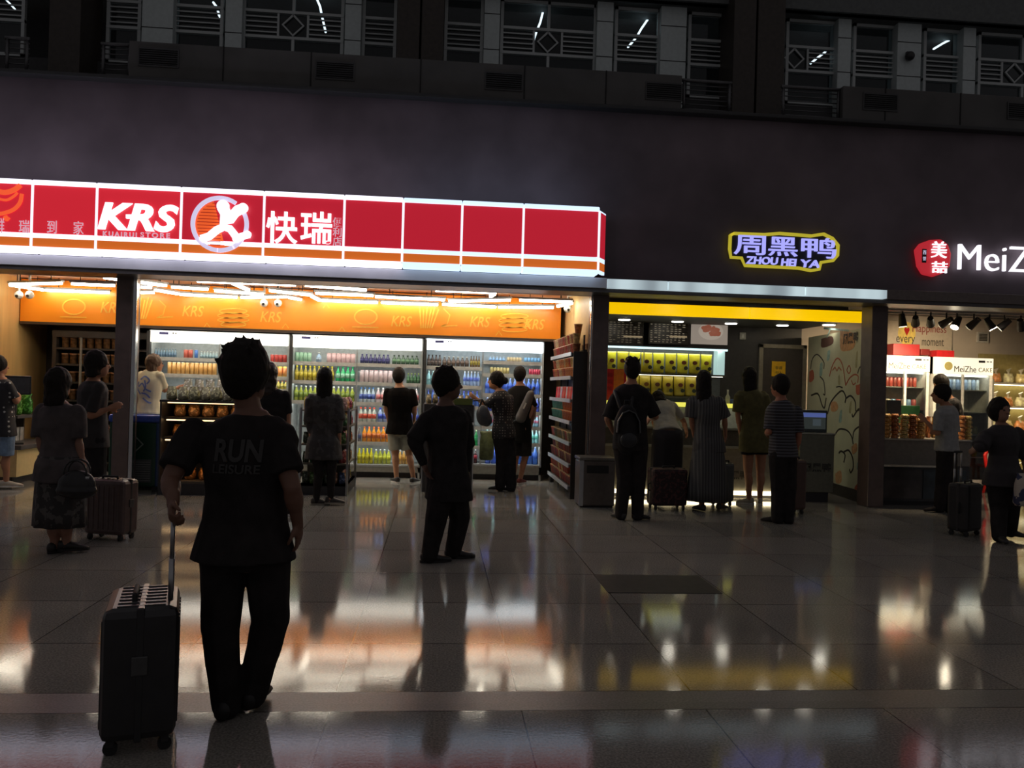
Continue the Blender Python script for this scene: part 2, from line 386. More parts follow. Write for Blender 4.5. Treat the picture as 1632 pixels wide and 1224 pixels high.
# windows: (px left, px right, diamond px or None, mullion)
wins = [(-40, 40, None), (170, 225, None), (276, 356, None), (386, 548, 467), (577, 632, None), (708, 770, None), (797, 950, 873), (979, 1052, None), (1096, 1157, None), (1252, 1334, 1266), (1359, 1429, None), (1471, 1534, None), (1558, 1700, 1617)]
framem = M(srgb(190, 196, 196), .5, var=.03)
roomdark = M((.02, .022, .024), .8)
zb0, zb1, zs0 = 6.46, 6.82, 5.95
for i, (a, b_, dia) in enumerate(wins):
    x0, x1 = at(a, 60, YW).x, at(b_, 60, YW).x; xc = (x0 + x1) / 2; wd = x1 - x0
    wn = thing('window_%d' % (i + 1), '', 'window', (xc, YW, zs0)); wn['kind'] = 'structure'
    del wn['label']; del wn['category']
    h = wd / 2; t = .045
    z0, z1, zt = zb0 - zs0, zb1 - zs0, 7.24 - zs0
    fr = MB().box(-h, -.03, 0, -h + t, .03, zt).box(h - t, -.03, 0, h, .03, zt).box(-h, -.03, 0, h, .03, t).box(-h, -.03, zt - t, h, .03, zt)
    fr.box(-h, -.035, z0 - .03, h, .035, z0 + .01).box(-h, -.035, z1 - .02, h, .035, z1 + .02)
    if dia and wd > 1: fr.box(-.02, -.03, 0, .02, .03, z0).box(-.02, -.03, z1, .02, .03, zt)
    obj('window_frame', fr, framem, wn)
    obj('window_pane', MB().box(-h + t, .008, t, h - t, .014, zt - t), GLASS((.75, .8, .82)), wn)
    sl = MB(); dx = (at(dia, 60, YW).x - xc) if dia else None
    dw = (z1 - z0) / 2
    for k in range(4):
        z = z0 + (k + .9) * (z1 - z0) / 5
        if dia:
            if dx - dw > -h: sl.box(-h, -.02, z - .009, dx - dw - .03, 0, z + .009)
            sl.box(dx + dw + .03, -.02, z - .009, h, 0, z + .009)
        else: sl.box(-h, -.02, z - .009, h, 0, z + .009)
    obj('window_bar', sl, framem, wn)
    if dia:
        d = MB().box(dx - dw - .045, -.025, z0, dx - dw - .015, .005, z1).box(dx + dw + .015, -.025, z0, dx + dw + .045, .005, z1)
        zc = (z0 + z1) / 2; q = dw * .82
        stroke(d, [(dx, zc + q), (dx + q, zc), (dx, zc - q), (dx - q, zc), (dx, zc + q)], .03, (0, -.025, 0), (1, 0, 0), (0, 0, 1), (0, .02, 0))
        obj('diamond_lattice', d, framem, wn)
struct('trim_6', MB().box(-16, YW - .02, zw0, 16, YW + .05, zs0), upw)
# balcony railings in the gaps of the parapet
for name, p0, p1, lab in [('balcony_railing', 0, 40, 'metal balcony railing at the far left end'), ('balcony_railing', 155, 205, 'short metal balcony railing left of the long parapet'), ('balcony_railing', 1090, 1170, 'metal balcony railing left of the dark double column'), ('balcony_railing', 1250, 1345, 'metal balcony railing in front of a pale pilaster right of the dark double column')]:
    x0, x1 = at(p0, 130, YP).x, at(p1, 130, YP).x
    g = thing(name, lab, 'railing', ((x0 + x1) / 2, YP + .09, zp0), 0, 'balcony railings'); h = (x1 - x0) / 2; hz = zp1 - zp0
    rm = M((.12, .12, .125), .35, .6)
    obj('handrail', MB().cyl((-h, 0, hz - .03), (h, 0, hz - .03), .025), rm, g, smooth=True)
    for s in (-1, 1): obj('post', MB().cyl((s * (h - .03), 0, 0), (s * (h - .03), 0, hz - .03), .02), rm, g, smooth=True)
    for k in range(6): obj('rail', MB().cyl((-h, 0, .05 + k * hz / 7.2), (h, 0, .05 + k * hz / 7.2), .008, n=8), rm, g, smooth=True)
# added glowing streaks behind the upper glass, imitating tube lights reflected in it
STREAKUP = EM((.85, .95, 1), 2.2)
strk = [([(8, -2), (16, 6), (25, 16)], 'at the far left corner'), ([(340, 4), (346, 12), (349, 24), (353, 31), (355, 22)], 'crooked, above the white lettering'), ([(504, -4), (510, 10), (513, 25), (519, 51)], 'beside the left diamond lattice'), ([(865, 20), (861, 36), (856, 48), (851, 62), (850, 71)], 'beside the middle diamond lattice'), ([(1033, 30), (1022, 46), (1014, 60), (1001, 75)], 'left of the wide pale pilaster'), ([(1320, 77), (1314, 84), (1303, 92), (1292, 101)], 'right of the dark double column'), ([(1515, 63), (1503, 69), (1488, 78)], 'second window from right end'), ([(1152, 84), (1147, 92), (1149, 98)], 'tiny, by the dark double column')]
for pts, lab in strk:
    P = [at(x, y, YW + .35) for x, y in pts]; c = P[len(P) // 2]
    g = thing('reflection_streak', 'thin slanting streak imitating reflected white tube light in upper window ' + lab, 'lamp', c, 0, 'imitated reflections in the upper windows')
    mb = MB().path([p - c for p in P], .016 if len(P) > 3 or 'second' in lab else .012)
    obj('glowing_tube_or_streak', mb, STREAKUP, g, smooth=True)
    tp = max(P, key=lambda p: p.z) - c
    obj('suspension', MB().cyl(tp, tp + V((0, 0, 7.24 - c.z - tp.z)), .006, n=6), DARK, g)  # hanger made up to carry the imitated reflection
c = at(1449, 88, YW - .2)
g = thing('security_camera', 'small dark camera on the pale pilaster of the upper wall', 'camera', c)
obj('bracket', MB().box(-.03, 0, -.03, .03, .06, .06), DARK, g); obj('dome', MB().ell((0, -.02, -.02), (.07, 0, 0), (0, .07, 0), (0, 0, .07)), DARK, g, smooth=True)
# ============================================================ the big lit fascia sign
YS = 10.3
ztop, zbot = at(500, 308, YS).z, at(500, 420, YS).z
def fz(px, py): return at(px, py, YS).z
XE = at(955, 380, YS).x
sgx = at(500, 365, YS).x
sg = thing('fascia_sign', 'long red and orange lit fascia sign with white running figure and store name', 'sign', (sgx, YS, zbot))
def sx(px): return at(px, 365, YS).x - sgx
HS = ztop - zbot
zr = [HS * q for q in (0, .08, .20, .268, .932, 1.0)]     # bottom bar, orange, bar, red, top bar
xsb = [-12 - sgx + 3, sx(-62), sx(50), sx(153), sx(288), sx(420), sx(548), sx(642), sx(736), sx(834), sx(955)]
REDS = EM((.46, .012, .028), E_SIGN * .95); ORG = EM((.62, .13, .016), E_SIGN * .85); BARW = EM((.86, .84, 1.0), 1.7 * E_SIGN); BARB = EM((.62, .78, 1.0), 1.25 * E_SIGN)
obj('sign_cabinet', MB().box(xsb[0], .23, .01, xsb[-1], .6, HS - .09).box(xsb[0], .045, HS * .09, xsb[-1], .23, HS - .09), DARK, sg)
for k, (a, b_) in enumerate(zip(xsb, xsb[1:])):
    rm = REDS if k > 3 else EM((.55, .016, .03), E_SIGN)
    obj('red_panel', MB().box(a + .012, .005, zr[3], b_ - .012, .04, zr[4]), rm, sg)
    obj('orange_panel', MB().box(a + .012, .005, zr[1], b_ - .012, .04, zr[2]), ORG, sg)
    bm_ = BARW if k < 7 else BARB
    for nm, z0, z1, d in (('top_light_bar', zr[4], zr[5], -.03), ('middle_light_bar', zr[2], zr[3], -.004), ('bottom_light_bar', zr[0], zr[1], -.03)):
        obj(nm, MB().box(a + .004, d, z0 + .004, b_ - .004, .34 if nm[0] == 't' else .22 if nm[0] == 'b' else .05, z1 - .004), bm_, sg, .012)
for k, x in enumerate(xsb[1:]):
    obj('divider', MB().box(x - .014, -.004, zr[1], x + .014, .05, zr[4]), EM((.8, .8, .95), 1.2 * E_SIGN), sg)
# bevelled right end
a = V((xsb[-1], 0, 0)); e = V((sx(968) - sx(955) + .02, .22, 0)); n_ = V((e.y, -e.x, 0)).normalized() * -.03
for nm, z0, z1, mt in (('end_red_panel', zr[3], zr[4], REDS), ('end_orange_panel', zr[1], zr[2], ORG), ('end_light_bar', zr[4], zr[5] - .04, BARB), ('end_light_bar', zr[2], zr[3], BARB), ('end_light_bar', zr[0] + .03, zr[1], BARB)):
    obj(nm, MB().prism([(0, z0), (1, z0), (1, z1), (0, z1)], a, e, (0, 0, 1), n_), mt, sg)
p_ = a + e
obj('end_cap', MB().box(p_.x - .03, p_.y, .02, p_.x, .6, HS - .03), M((.12, .02, .03), .4), sg)
WL = EM((.95, .92, 1.0), 1.5 * E_SIGN); PALE = EM((.68, .62, .85), .9); PINK = EM((.75, .45, .55), .75)
def LP(px, py): 
    q = at(px, py, YS - .03); return (q.x - sgx, -.005, q.z - zbot)
def sgtext(nm, s, x0, y0, x1, y1, mt, **k):
    """letters over the photo rectangle, on the face of the sign"""
    xm, ym = (x0 + x1) / 2, (y0 + y1) / 2
    A, B = LP(x0, ym), LP(x1, ym); C_, D = LP(xm, y0), LP(xm, y1)
    c = LP(xm, ym)
    return letters(nm, s, c, B[0] - A[0], C_[2] - D[2], mt, sg, **k)
sgtext('store_letters', 'KRS', 156, 324, 284, 368, WL, bold=.034, shear=.22, depth=.03, spacing=1.05)
obj('letter_stroke', stroke(MB(), [(LP(201, 344)[0], LP(201, 345)[2]), (LP(236, 346)[0], LP(236, 345)[2])], .045, (0, -.04, 0), (1, 0, 0), (0, 0, 1), (0, .03, 0)), WL, sg)
sgtext('small_letters', 'KUAIRUI', 163, 369, 217, 377, PINK, bold=.02, depth=.012, spacing=1.35); sgtext('small_letters', 'STORE', 223, 370.5, 270, 378.5, PINK, bold=.02, depth=.012, spacing=1.35)
sgtext('slogan_characters', '祥', -6, 347, 5, 371, PINK, depth=.012)
sgtext('slogan_characters', '瑞', 29, 350, 45, 371, PINK, depth=.012)
sgtext('slogan_characters', '到', 74, 351, 89, 371, PINK, depth=.012)
sgtext('slogan_characters', '家', 116, 352, 132, 373, PINK, depth=.012)
sgtext('store_characters', '快', 424, 337, 474, 388, WL, bold=.012, depth=.03)
sgtext('store_characters', '瑞', 479, 337, 529, 388, WL, bold=.012, depth=.03)
for ch, y in (('便', 346), ('利', 362), ('店', 377)): sgtext('small_characters', ch, 530, y, 544, y + 15, PINK, bold=.01, depth=.012)
# the running figure in its ring
rc = LP(350, 357); rr = (LP(393, 357)[0] - LP(307, 357)[0]) / 2
O_ = (rc[0], -.01, rc[2]); U_, W_ = (1, 0, 0), (0, 0, 1)
s_ = rr / 43.0        # metres per photo pixel on the sign
disc = MB().prism(arc2(0, 0, rr * .9, 105, 285, 30), (rc[0] - .01, .0, rc[2]), U_, W_, (0, .004, 0))
obj('emblem_sun', disc, EM((.75, .10, .02), 1.0), sg)
st = MB()
for k in range(14):
    y = rr * (.8 - k * .122); x = math.sqrt(max(0, (rr * .86) ** 2 - y * y))
    st.box(rc[0] - x, -.006, rc[2] + y - .004, rc[0] + .01, -.001, rc[2] + y + .004)
obj('emblem_stripe', st, EM((.35, .02, .01), .7), sg)
ring = MB(); stroke(ring, arc2(0, 0, rr, 55, 268, 40), .05, O_, U_, W_, (0, -.02, 0)); stroke(ring, arc2(0, 0, rr, -60, 32, 20), .05, O_, U_, W_, (0, -.02, 0)); stroke(ring, arc2(0, 0, rr, 266, 304, 10), .05, O_, U_, W_, (0, -.02, 0))
obj('emblem_ring', ring, PALE, sg)
def q_(px, py): p = LP(px, py); return (p[0] - rc[0], p[2] - rc[2])
fig = MB(); O2 = (rc[0], -.03, rc[2]); N2 = (0, -.03, 0)
def blob(px, py, r): fig.prism(arc2(*q_(px, py), r * s_, 0, 360, 20)[:-1], O2, U_, W_, N2)
blob(356, 329, 10); blob(388, 332, 8)
fig.prism([q_(*p) for p in [(347, 334), (352, 343), (351, 360), (362, 357), (372, 356), (380, 345), (390, 339), (386, 325), (375, 329), (368, 337), (362, 322)]], O2, U_, W_, N2)
stroke(fig, [q_(*p) for p in [(321, 381), (334, 377), (346, 367), (357, 362), (367, 365), (374, 374), (379, 381)]], 12 * s_, O2, U_, W_, N2)
stroke(fig, [q_(*p) for p in [(374, 382), (386, 377), (398, 374)]], 11 * s_, O2, U_, W_, N2); blob(395, 374, 6); blob(323, 381, 4.5); blob(377, 381, 6)
obj('emblem_figure', fig, WL, sg)
fl = MB()
for pts, wd in ((curve((-14, 300), (4, 306), (20, 302), (31, 294)), 8), (curve((33, 308), (30, 322), (20, 333), (4, 339), (-12, 341)), 6), (curve((-8, 315), (8, 318), (20, 312), (26, 306)), 4), (curve((13, 346), (9, 350), (5, 346), (10, 344)), 4)):
    stroke(fl, [(LP(x, y)[0], LP(x, y)[2]) for x, y in pts], wd * s_, (0, -.001, 0), U_, W_, (0, -.006, 0))
obj('flame_motif', fl, EM((.85, .10, .03), 1.0), sg)

# ============================================================ the lit character sign and the round red emblem sign
YH = 10.93
def hp(px, py): return at(px, py, YH)
c = hp(1247, 402)
zs = thing('shop_sign', 'lavender shop characters inside a yellow outlined cloud shape on dark wall', 'sign', (c.x, YH, c.z))
out = [(1162, 376), (1168, 373), (1215, 375), (1240, 373), (1290, 377), (1310, 374), (1324, 381), (1333, 392), (1332, 408), (1325, 416), (1306, 419), (1303, 430), (1290, 432), (1270, 428), (1185, 424), (1180, 412), (1163, 411), (1161, 398)]
O3 = [(hp(*p).x - c.x, hp(*p).z - c.z) for p in out]
def grow(poly, f):
    return [(x * f, z * (1 + (f - 1) * 2)) for x, z in poly]
obj('sign_backing', MB().prism(O3, (0, -.03, 0), U_, W_, (0, .03, 0)), M((.02, .018, .02), .4), zs)
obj('sign_outline', stroke(MB(), O3 + O3[:2], .04, (0, -.06, 0), U_, W_, (0, .03, 0)), EM((.50, .42, .03), .85), zs)
LAV = EM((.40, .40, 1.0), 1.0)
def htext(nm, s, x0, y0, x1, y1, mt, par, cc, **k):
    A, B, T, D = hp(x0, (y0 + y1) / 2), hp(x1, (y0 + y1) / 2), hp((x0 + x1) / 2, y0), hp((x0 + x1) / 2, y1)
    m_ = hp((x0 + x1) / 2, (y0 + y1) / 2)
    return letters(nm, s, (m_.x - cc.x, -.03, m_.z - cc.z), B.x - A.x, T.z - D.z, mt, par, **k)
htext('shop_characters', '周', 1168, 376, 1218, 407, LAV, zs, c, bold=.006, depth=.03)
htext('shop_characters', '黑', 1223, 379, 1269, 409, LAV, zs, c, bold=.006, depth=.03)
htext('shop_characters', '鸭', 1275, 380, 1330, 412, LAV, zs, c, bold=.006, depth=.03)
htext('latin_letters', 'ZHOU', 1187, 410, 1238, 422, LAV, zs, c, bold=.02, depth=.03, shear=.1)
htext('latin_letters', 'HEI', 1243, 413, 1267, 425, LAV, zs, c, bold=.02, depth=.03, shear=.1)
htext('latin_letters', 'YA', 1274, 415, 1304, 427, LAV, zs, c, bold=.02, depth=.03, shear=.1)
c2 = hp(1484, 411)
mz = thing('shop_sign', 'red rounded emblem and white latin shop letters lit on the dark wall', 'sign', (c2.x, YH, c2.z))
rp_ = [(1455, 399), (1463, 389), (1480, 383), (1497, 382), (1508, 390), (1513, 405), (1511, 425), (1501, 436), (1484, 442), (1467, 438), (1459, 425)]
P3 = [(hp(*p).x - c2.x, hp(*p).z - c2.z) for p in rp_]
obj('emblem_disc', MB().prism(P3, (0, -.05, 0), U_, W_, (0, .05, 0)), EM((.45, .02, .03), .9), mz, .02)
WC = EM((.95, .93, 1.0), 1.3)
for ch, x0, y0, x1, y1 in (('美', 1480, 386, 1504, 412), ('喆', 1481, 418, 1505, 436)):
    o = htext('emblem_characters', ch, x0, y0, x1, y1, WC, mz, c2, depth=.03); o.location.y = -.052
o = obj('emblem_plaque', MB().box(-.165, -.06, -.08, -.105, -.05, .11), M((.03, .02, .025), .5), mz)
for k, ch in enumerate('西饼'): 
    o = letters('plaque_characters', ch, (-.135, -.061, .06 - k * .085), .045, .055, EM((.6, .6, .8), .8), mz, depth=.005)
o = htext('latin_letters', 'MeiZhe', 1524, 394, 1692, 434, WC, mz, c2, depth=.04, bold=-.012)

# ============================================================ lamps on the ceiling of the left shop
TUBE = EM((1.0, .90, .72), E_TUBE)
tubes = [((16, 452), (98, 450)), ((16, 453), (73, 462)), ((114, 451), (183, 454)), ((80, 463), (183, 467.6)), ((148, 435), (190, 444)), ((205, 446), (265, 454)), ((200, 455), (242, 457)), ((205, 469), (245, 465)), ((248, 461), (283, 467)), ((273, 456), (332, 460)), ((286, 468), (388, 477)), ((304, 442), (366, 448)), ((371, 450), (396, 461)), ((374, 447), (466, 449)), ((342, 462), (420, 468)), ((430, 462), (495, 469)), ((481, 449), (584, 461)), ((497, 471), (510, 478)), ((503, 466), (595, 470)), ((514, 479), (604, 484)), ((598, 471.5), (709, 476.6)), ((610, 485), (698, 485)), ((694, 457.5), (791, 465)), ((788, 467), (782, 471)), ((716, 479), (813, 477)), ((705, 484), (790, 489)), ((828, 477), (911, 480)), ((911, 482), (889, 487)), ((793, 490), (882, 489)), ((400, 480), (457, 472)), ((461, 473), (485, 480)), ((488, 443), (541, 443))]
ZT = 2.80
names = ['at the far left end of the shop ceiling', 'meeting the far left tube at its tip', 'just left of the front pillar, upper one', 'just left of the front pillar, lower one', 'crossing behind the top of the left pillar', 'right of the left pillar, topmost', 'right of the left pillar, short middle one', 'right of the left pillar, lowest', 'sloping down beside the left pillar group', 'above the food doodle at the left', 'above the foreground man, long lower one', 'high above the foreground man', 'short one leaning down above the foreground man', 'high, under the white running figure', 'low, right above the foreground man', 'below the white store characters, left', 'below the white store characters, sloping right', 'short one leaning at the middle of the ceiling', 'level one at the middle of the ceiling', 'low one over the middle cooler', 'over the man in shorts', 'lowest over the man in shorts', 'front one under the third plain red panel', 'very short one at the tip of the front tube', 'over the staff woman, upper', 'over the staff woman, lower', 'at the right end, upper', 'at the right end, closing the pointed corner', 'at the right end, lowest', 'beside the white cameras, left', 'beside the white cameras, right', 'topmost against the header under the store characters']
for (p, q), nm in zip(tubes, names):
    a, b_ = atz(*p, ZT), atz(*q, ZT)
    for v in (a, b_): v.y = min(max(v.y, 11.25), 13.25)
    if (b_ - a).length < .25: b_ = a + (b_ - a).normalized() * .25
    c = (a + b_) / 2; L = (b_ - a).length / 2; ang = math.atan2((b_ - a).y, (b_ - a).x)
    g = thing('ceiling_tube_light', 'white tube light ' + nm, 'lamp', c, ang, 'tube lights on the orange shop ceiling')
    obj('glowing_tube_or_streak', MB().box(-L, -.024, -.03, L, .024, .004), TUBE, g, .008)
    obj('housing', MB().box(-L - .02, -.03, .004, L + .02, .03, .035), STEEL, g)
    sm = MB()
    for s in (-.6, .6): sm.cyl((s * L, 0, .035), (s * L, 0, 2.98 - ZT), .006, n=6)
    obj('suspension', sm, DARK, g)
for (px, py, Y), nm in (((30, 470, 13.0), 'near the left wall'), ((47, 470, 13.0), 'second one near the left wall'), ((421, 483, 13.2), 'left one of the pair over the cooler top'), ((443, 483, 13.2), 'right one of the pair over the cooler top'), ((905, 492, 12.6), 'above the noodle shelf'), ((908, 466, 12.0), 'near the right front corner of the ceiling')):
    c = at(px, py, Y); g = thing('security_camera', 'small white round security camera ' + nm, 'camera', c, 0, 'white security cameras')
    obj('stem', MB().cyl((0, 0, .03), (0, 0, 2.98 - c.z), .018), WHITE, g, smooth=True)
    obj('camera_ball', MB().ell((0, 0, 0), (.062, 0, 0), (0, .062, 0), (0, 0, .062)), WHITE, g, smooth=True)
    obj('lens', MB().cyl((.0, -.055, -.02), (0, -.07, -.025), .02), BLACK, g)
# orange frieze above the coolers
YZ = 13.36
c = at(480, 500, YZ); x0 = XKL + .02; x1 = at(893, 540, YZ).x; z0, z1 = at(600, 531, YZ).z, 2.96
fz_ = thing('frieze_board', 'long orange frieze board with pale food doodles above the coolers', 'board', (c.x, YZ, z0))
obj('board_panel', MB().box(x0 - c.x, 0, 0, x1 - c.x, .12, z1 - z0), M((.95, .30, .012), .32, var=.06, scale=1.2), fz_)
obj('bottom_edge', MB().box(x0 - c.x, -.015, -.04, x1 - c.x, .12, 0), M((.05, .03, .02), .4), fz_)
PD = M((1.0, .52, .06), .4); UX, UZ = (1, 0, 0), (0, 0, 1)
def dz(px, py): p = at(px, py, YZ); return (p.x - c.x, p.z - z0)
def dstroke(pts, wd=.02): return stroke(MB(), [dz(*p) for p in pts], wd, (0, -.004, 0), UX, UZ, (0, -.004, 0))
def ell_px(cx, cy, rx, ry): return [(cx + rx * math.cos(k * PI / 12), cy + ry * math.sin(k * PI / 12)) for k in range(25)]
for cx, cy in ((118, 489), (583, 505)):
    d = dstroke(ell_px(cx, cy, 18, 12), .02); d2 = dstroke([(cx - 22, cy + 16), (cx + 20, cy + 17)], .015)
    d.add(d2.v, d2.f); obj('cup_doodle', d, PD, fz_)
for cx, cy in ((372, 506), (820, 514)):
    d = MB()
    for k, rx in enumerate((22, 25, 25, 20)):
        q = dstroke(ell_px(cx, cy - 10 + k * 7, rx, 4), .014); d.add(q.v, q.f)
    obj('burger_doodle', d, PD, fz_)
for cx, cy in ((227, 490), (683, 505)):
    d = MB()
    for k in range(6):
        q = dstroke([(cx - 12 + k * 3.4, cy + 18), (cx - 14 + k * 6, cy - 16 + (k % 2) * 4)], .022); d.add(q.v, q.f)
    obj('fries_doodle', d, PD, fz_)
for cx, cy in ((262, 492), (715, 506)):
    obj('cream_doodle', dstroke([(cx - 8, cy - 14), (cx + 2, cy - 4), (cx - 2, cy + 10), (cx - 12, cy + 14), (cx + 14, cy + 13)], .016), PD, fz_)
for px, py in ((178, 490), (308, 496), (432, 505), (640, 512), (765, 513), (852, 517)):
    p = dz(px, py); letters('doodle_letters', 'KRS', (p[0], -.002, p[1]), .33, .17, PD, fz_, bold=.01, depth=.006, shear=.25)
for px, py in ((205, 512), (330, 519), (455, 520), (520, 488), (795, 532), (545, 525)):
    obj('sparkle_doodle', dstroke([(px - 5, py + 3), (px, py - 4), (px + 5, py + 3)], .012), PD, fz_)
# ============================================================ coolers along the back of the left shop
YC = 13.4
def zc(px, py, Y=YC): return at(px, py, Y).z
GREYS = M((.38, .40, .40), .4, .2); INNER = M((.50, .55, .56), .5)
VAL = EM((1.0, .93, .80), E_VAL); VALC = EM((.92, .97, 1.0), E_VAL)
LEDS = EM((.95, .97, .92), 14.0)
SHELVES = []
def cooler(lab, pxa, pxb, ytop, yval, halves, val, lower=True):
    """open multideck cooler: halves = [(px left, px right, [shelf front edge py ...])]"""
    xa, xb = at(pxa, 600, YC).x, at(pxb, 600, YC).x; xm = (xa + xb) / 2; pm = (pxa + pxb) / 2
    g = thing('drinks_cooler', lab, 'cooler', (xm, YC, 0), 0, 'open coolers along the back wall')
    zt = zc(pm, ytop) ; zv = zc(pm, yval); h = (xb - xa) / 2
    obj('cabinet', MB().box(-h, .55, .1, h, .62, zt).box(-h, .02, zt - .03, h, .62, zt).box(-h, 0, 0, -h + .03, .6, zt).box(h - .03, 0, 0, h, .6, zt), INNER, g)
    obj('light_panel', MB().box(-h + .02, -.03, zv, h - .02, .10, zt - .01), val, g, .01, label='glowing white light panel along the top')
    obj('display', MB().box(-h + .16, -.036, zt - .07, -h + .30, -.03, zt - .03), M((.12, .12, .35), .4), g)
    obj('button', MB().box(-h + .36, -.036, zt - .055, -h + .385, -.03, zt - .035).box(-h + .40, -.036, zt - .055, -h + .425, -.03, zt - .035), DARK, g)
    obj('post', MB().box(-h - .02, -.05, .05, -h + .03, .02, zt - .02), M((.07, .07, .07), .4, .4), g)
    zb = zc(pm, 740)
    obj('kick_plate', MB().box(-h, 0, .09, h, .06, zb - .03), M((.30, .30, .27), .45, .3), g)
    obj('base_plinth', MB().box(-h, .06, 0, h, .55, .09), DARK, g)
    obj('bottom_deck', MB().box(-h, -.01, zb - .03, h, .56, zb), GREYS, g)
    for (a, b_, shs) in halves:
        SHELVES.append((a, b_, zb))
        SHELVES.append((a, b_, zv - .02))
        xl, xr = at(a, 600, YC).x - xm, at(b_, 600, YC).x - xm
        if b_ < pxb - 4: obj('mullion', MB().box(xr - .012, .02, zb, xr + .012, .05, zv), GREYS, g)
        for py in shs:
            z = zc((a + b_) / 2, py); SHELVES.append((a, b_, z))
            s = obj('shelf', MB().box(xl + .01, .03, z - .025, xr - .01, .54, z), GREYS, g)
            obj('price_rail', MB().box(xl + .01, .015, z - .045, xr - .01, .03, z + .012), M((.62, .64, .62), .4), s)
            obj('shelf_light', MB().box(xl + .03, .05, z - .034, xr - .03, .075, z - .026), LEDS, s)
    return g
cooler('left open cooler with white light panel, cartons and snacks behind the bread stand', 236, 460, 529, 548, [(236, 348, [571, 597]), (348, 460, [577, 600, 620, 645, 675])], VAL)
cooler('middle open drinks cooler with white light panel behind man in shorts', 463, 673, 536, 556, [(463, 568, [578, 608, 640]), (568, 673, [581, 611, 643, 674, 706])], VAL)
cooler('right open drinks cooler full of blue bottles beside the noodle shelf', 676, 866, 542, 560, [(676, 769, [585, 615, 648, 680, 711]), (769, 866, [577, 597, 629, 657, 681, 707])], VALC)

# ------------------------------------------------------------ goods: one of each kind, then copies
_me = {}
def memo(key, f):
    if key not in _me: _me[key] = f()
    return _me[key]
def make_bottle(kind, body, cap, lab):
    """prototype meshes of a bottle: body, cap, label (unit height 1)"""
    if kind == 'slim': prof = [(0, .0), (.01, .13), (.55, .13), (.62, .12), (.78, .06), (.90, .045), (.91, .045)]; lz = (.2, .5, .132); cz = (.90, 1.0, .058)
    elif kind == 'round': prof = [(0, .0), (.01, .165), (.30, .16), (.36, .15), (.42, .165), (.62, .16), (.80, .07), (.90, .06), (.91, .06)]; lz = (.24, .56, .168); cz = (.9, 1.0, .075)
    elif kind == 'jug': prof = [(0, 0), (.01, .19), (.2, .19), (.25, .18), (.3, .19), (.62, .19), (.76, .10), (.88, .055), (.92, .055)]; lz = (.34, .58, .193); cz = (.9, 1.0, .07)
    else: prof = [(0, 0), (.02, .24), (.05, .26), (.93, .26), (.98, .23)]; lz = (.12, .86, .264); cz = (.97, 1.0, .2)
    b = memo(('b', kind), lambda: MB().lathe((0, 0, 0), prof, 12).mesh('bottle_body'))
    c = memo(('c', kind), lambda: MB().cyl((0, 0, cz[0]), (0, 0, cz[1]), cz[2], n=10).mesh('bottle_cap'))
    l = memo(('l', kind), lambda: MB().cyl((0, 0, lz[0]), (0, 0, lz[1]), lz[2], n=12).mesh('bottle_label'))
    out = []
    for nm, me, mt in (('bottle_body', b, M(body, .15, spec=.6, var=.05)), ('bottle_cap', c, M(cap, .4, var=.03)), ('bottle_label', l, M(lab, .35, var=.25, scale=30))):
        m2 = me.copy(); m2.materials.append(mt); m2.polygons.foreach_set('use_smooth', [True] * len(m2.polygons)); out.append((nm, m2))
    return out
def row(pxa, pxb, py, hpx, n, kind, body, cap, lab, label, group, Y=None, name='drink_bottle', cat='bottle', skip=()):
    """n bottles side by side standing on the shelf whose front edge is at py"""
    Y = Y or YC + .155; pxa, pxb = pxa + .6, pxb - .6
    pm = (pxa + pxb) / 2
    ha, hb_ = next((s[0], s[1]) for s in SHELVES if s[0] <= pm <= s[1]); xl = max(at(pxa, py, Y).x, at(ha, 600, YC).x + .036); xr = min(at(pxb, py, Y).x, at(hb_, 600, YC).x - .036)
    zs = sorted(s[2] for s in SHELVES if s[0] <= pm <= s[1]); z = min(zs, key=lambda q: abs(q - zc(pm, py, YC))); up = [q for q in zs if q > z + .01]
    h = min(hpx * YC / FPX, (up[0] if up else 9) - z - .055)
    parts = make_bottle(kind, body, cap, lab); first = None
    for k in range(n):
        if k in skip: continue
        x = xl + (k + .5) * (xr - xl) / n
        wx = (xr - xl) / n
        sx = min(wx * .485, h * .30) / (.13 if kind == 'slim' else .168 if kind == 'round' else .193 if kind == 'jug' else .264)
        if first is None:
            g = thing(name, label, cat, (x, Y, z), 0, group); g.scale = (sx, sx, h)
            for nm, me in parts:
                o = link(bpy.data.objects.new(nm if name == 'drink_bottle' else nm.replace('bottle', 'can').replace('can_cap', 'can_lid'), me), g)
            first = g
        else:
            g = copy_tree(first); g.location = (x, Y, z)
        g.rotation_euler.z = random.uniform(-.4, .4); g.location.z += .0015
def row_can(*a, **k): row(*a, name='drink_can', cat='can', **k)
S = srgb
W_, GN, YL, OR, RD, BL, PK = S(235, 235, 230), S(70, 150, 80), S(225, 205, 40), S(235, 130, 30), S(200, 40, 40), S(50, 80, 190), S(230, 150, 160)
U_ = (1, 0, 0); 
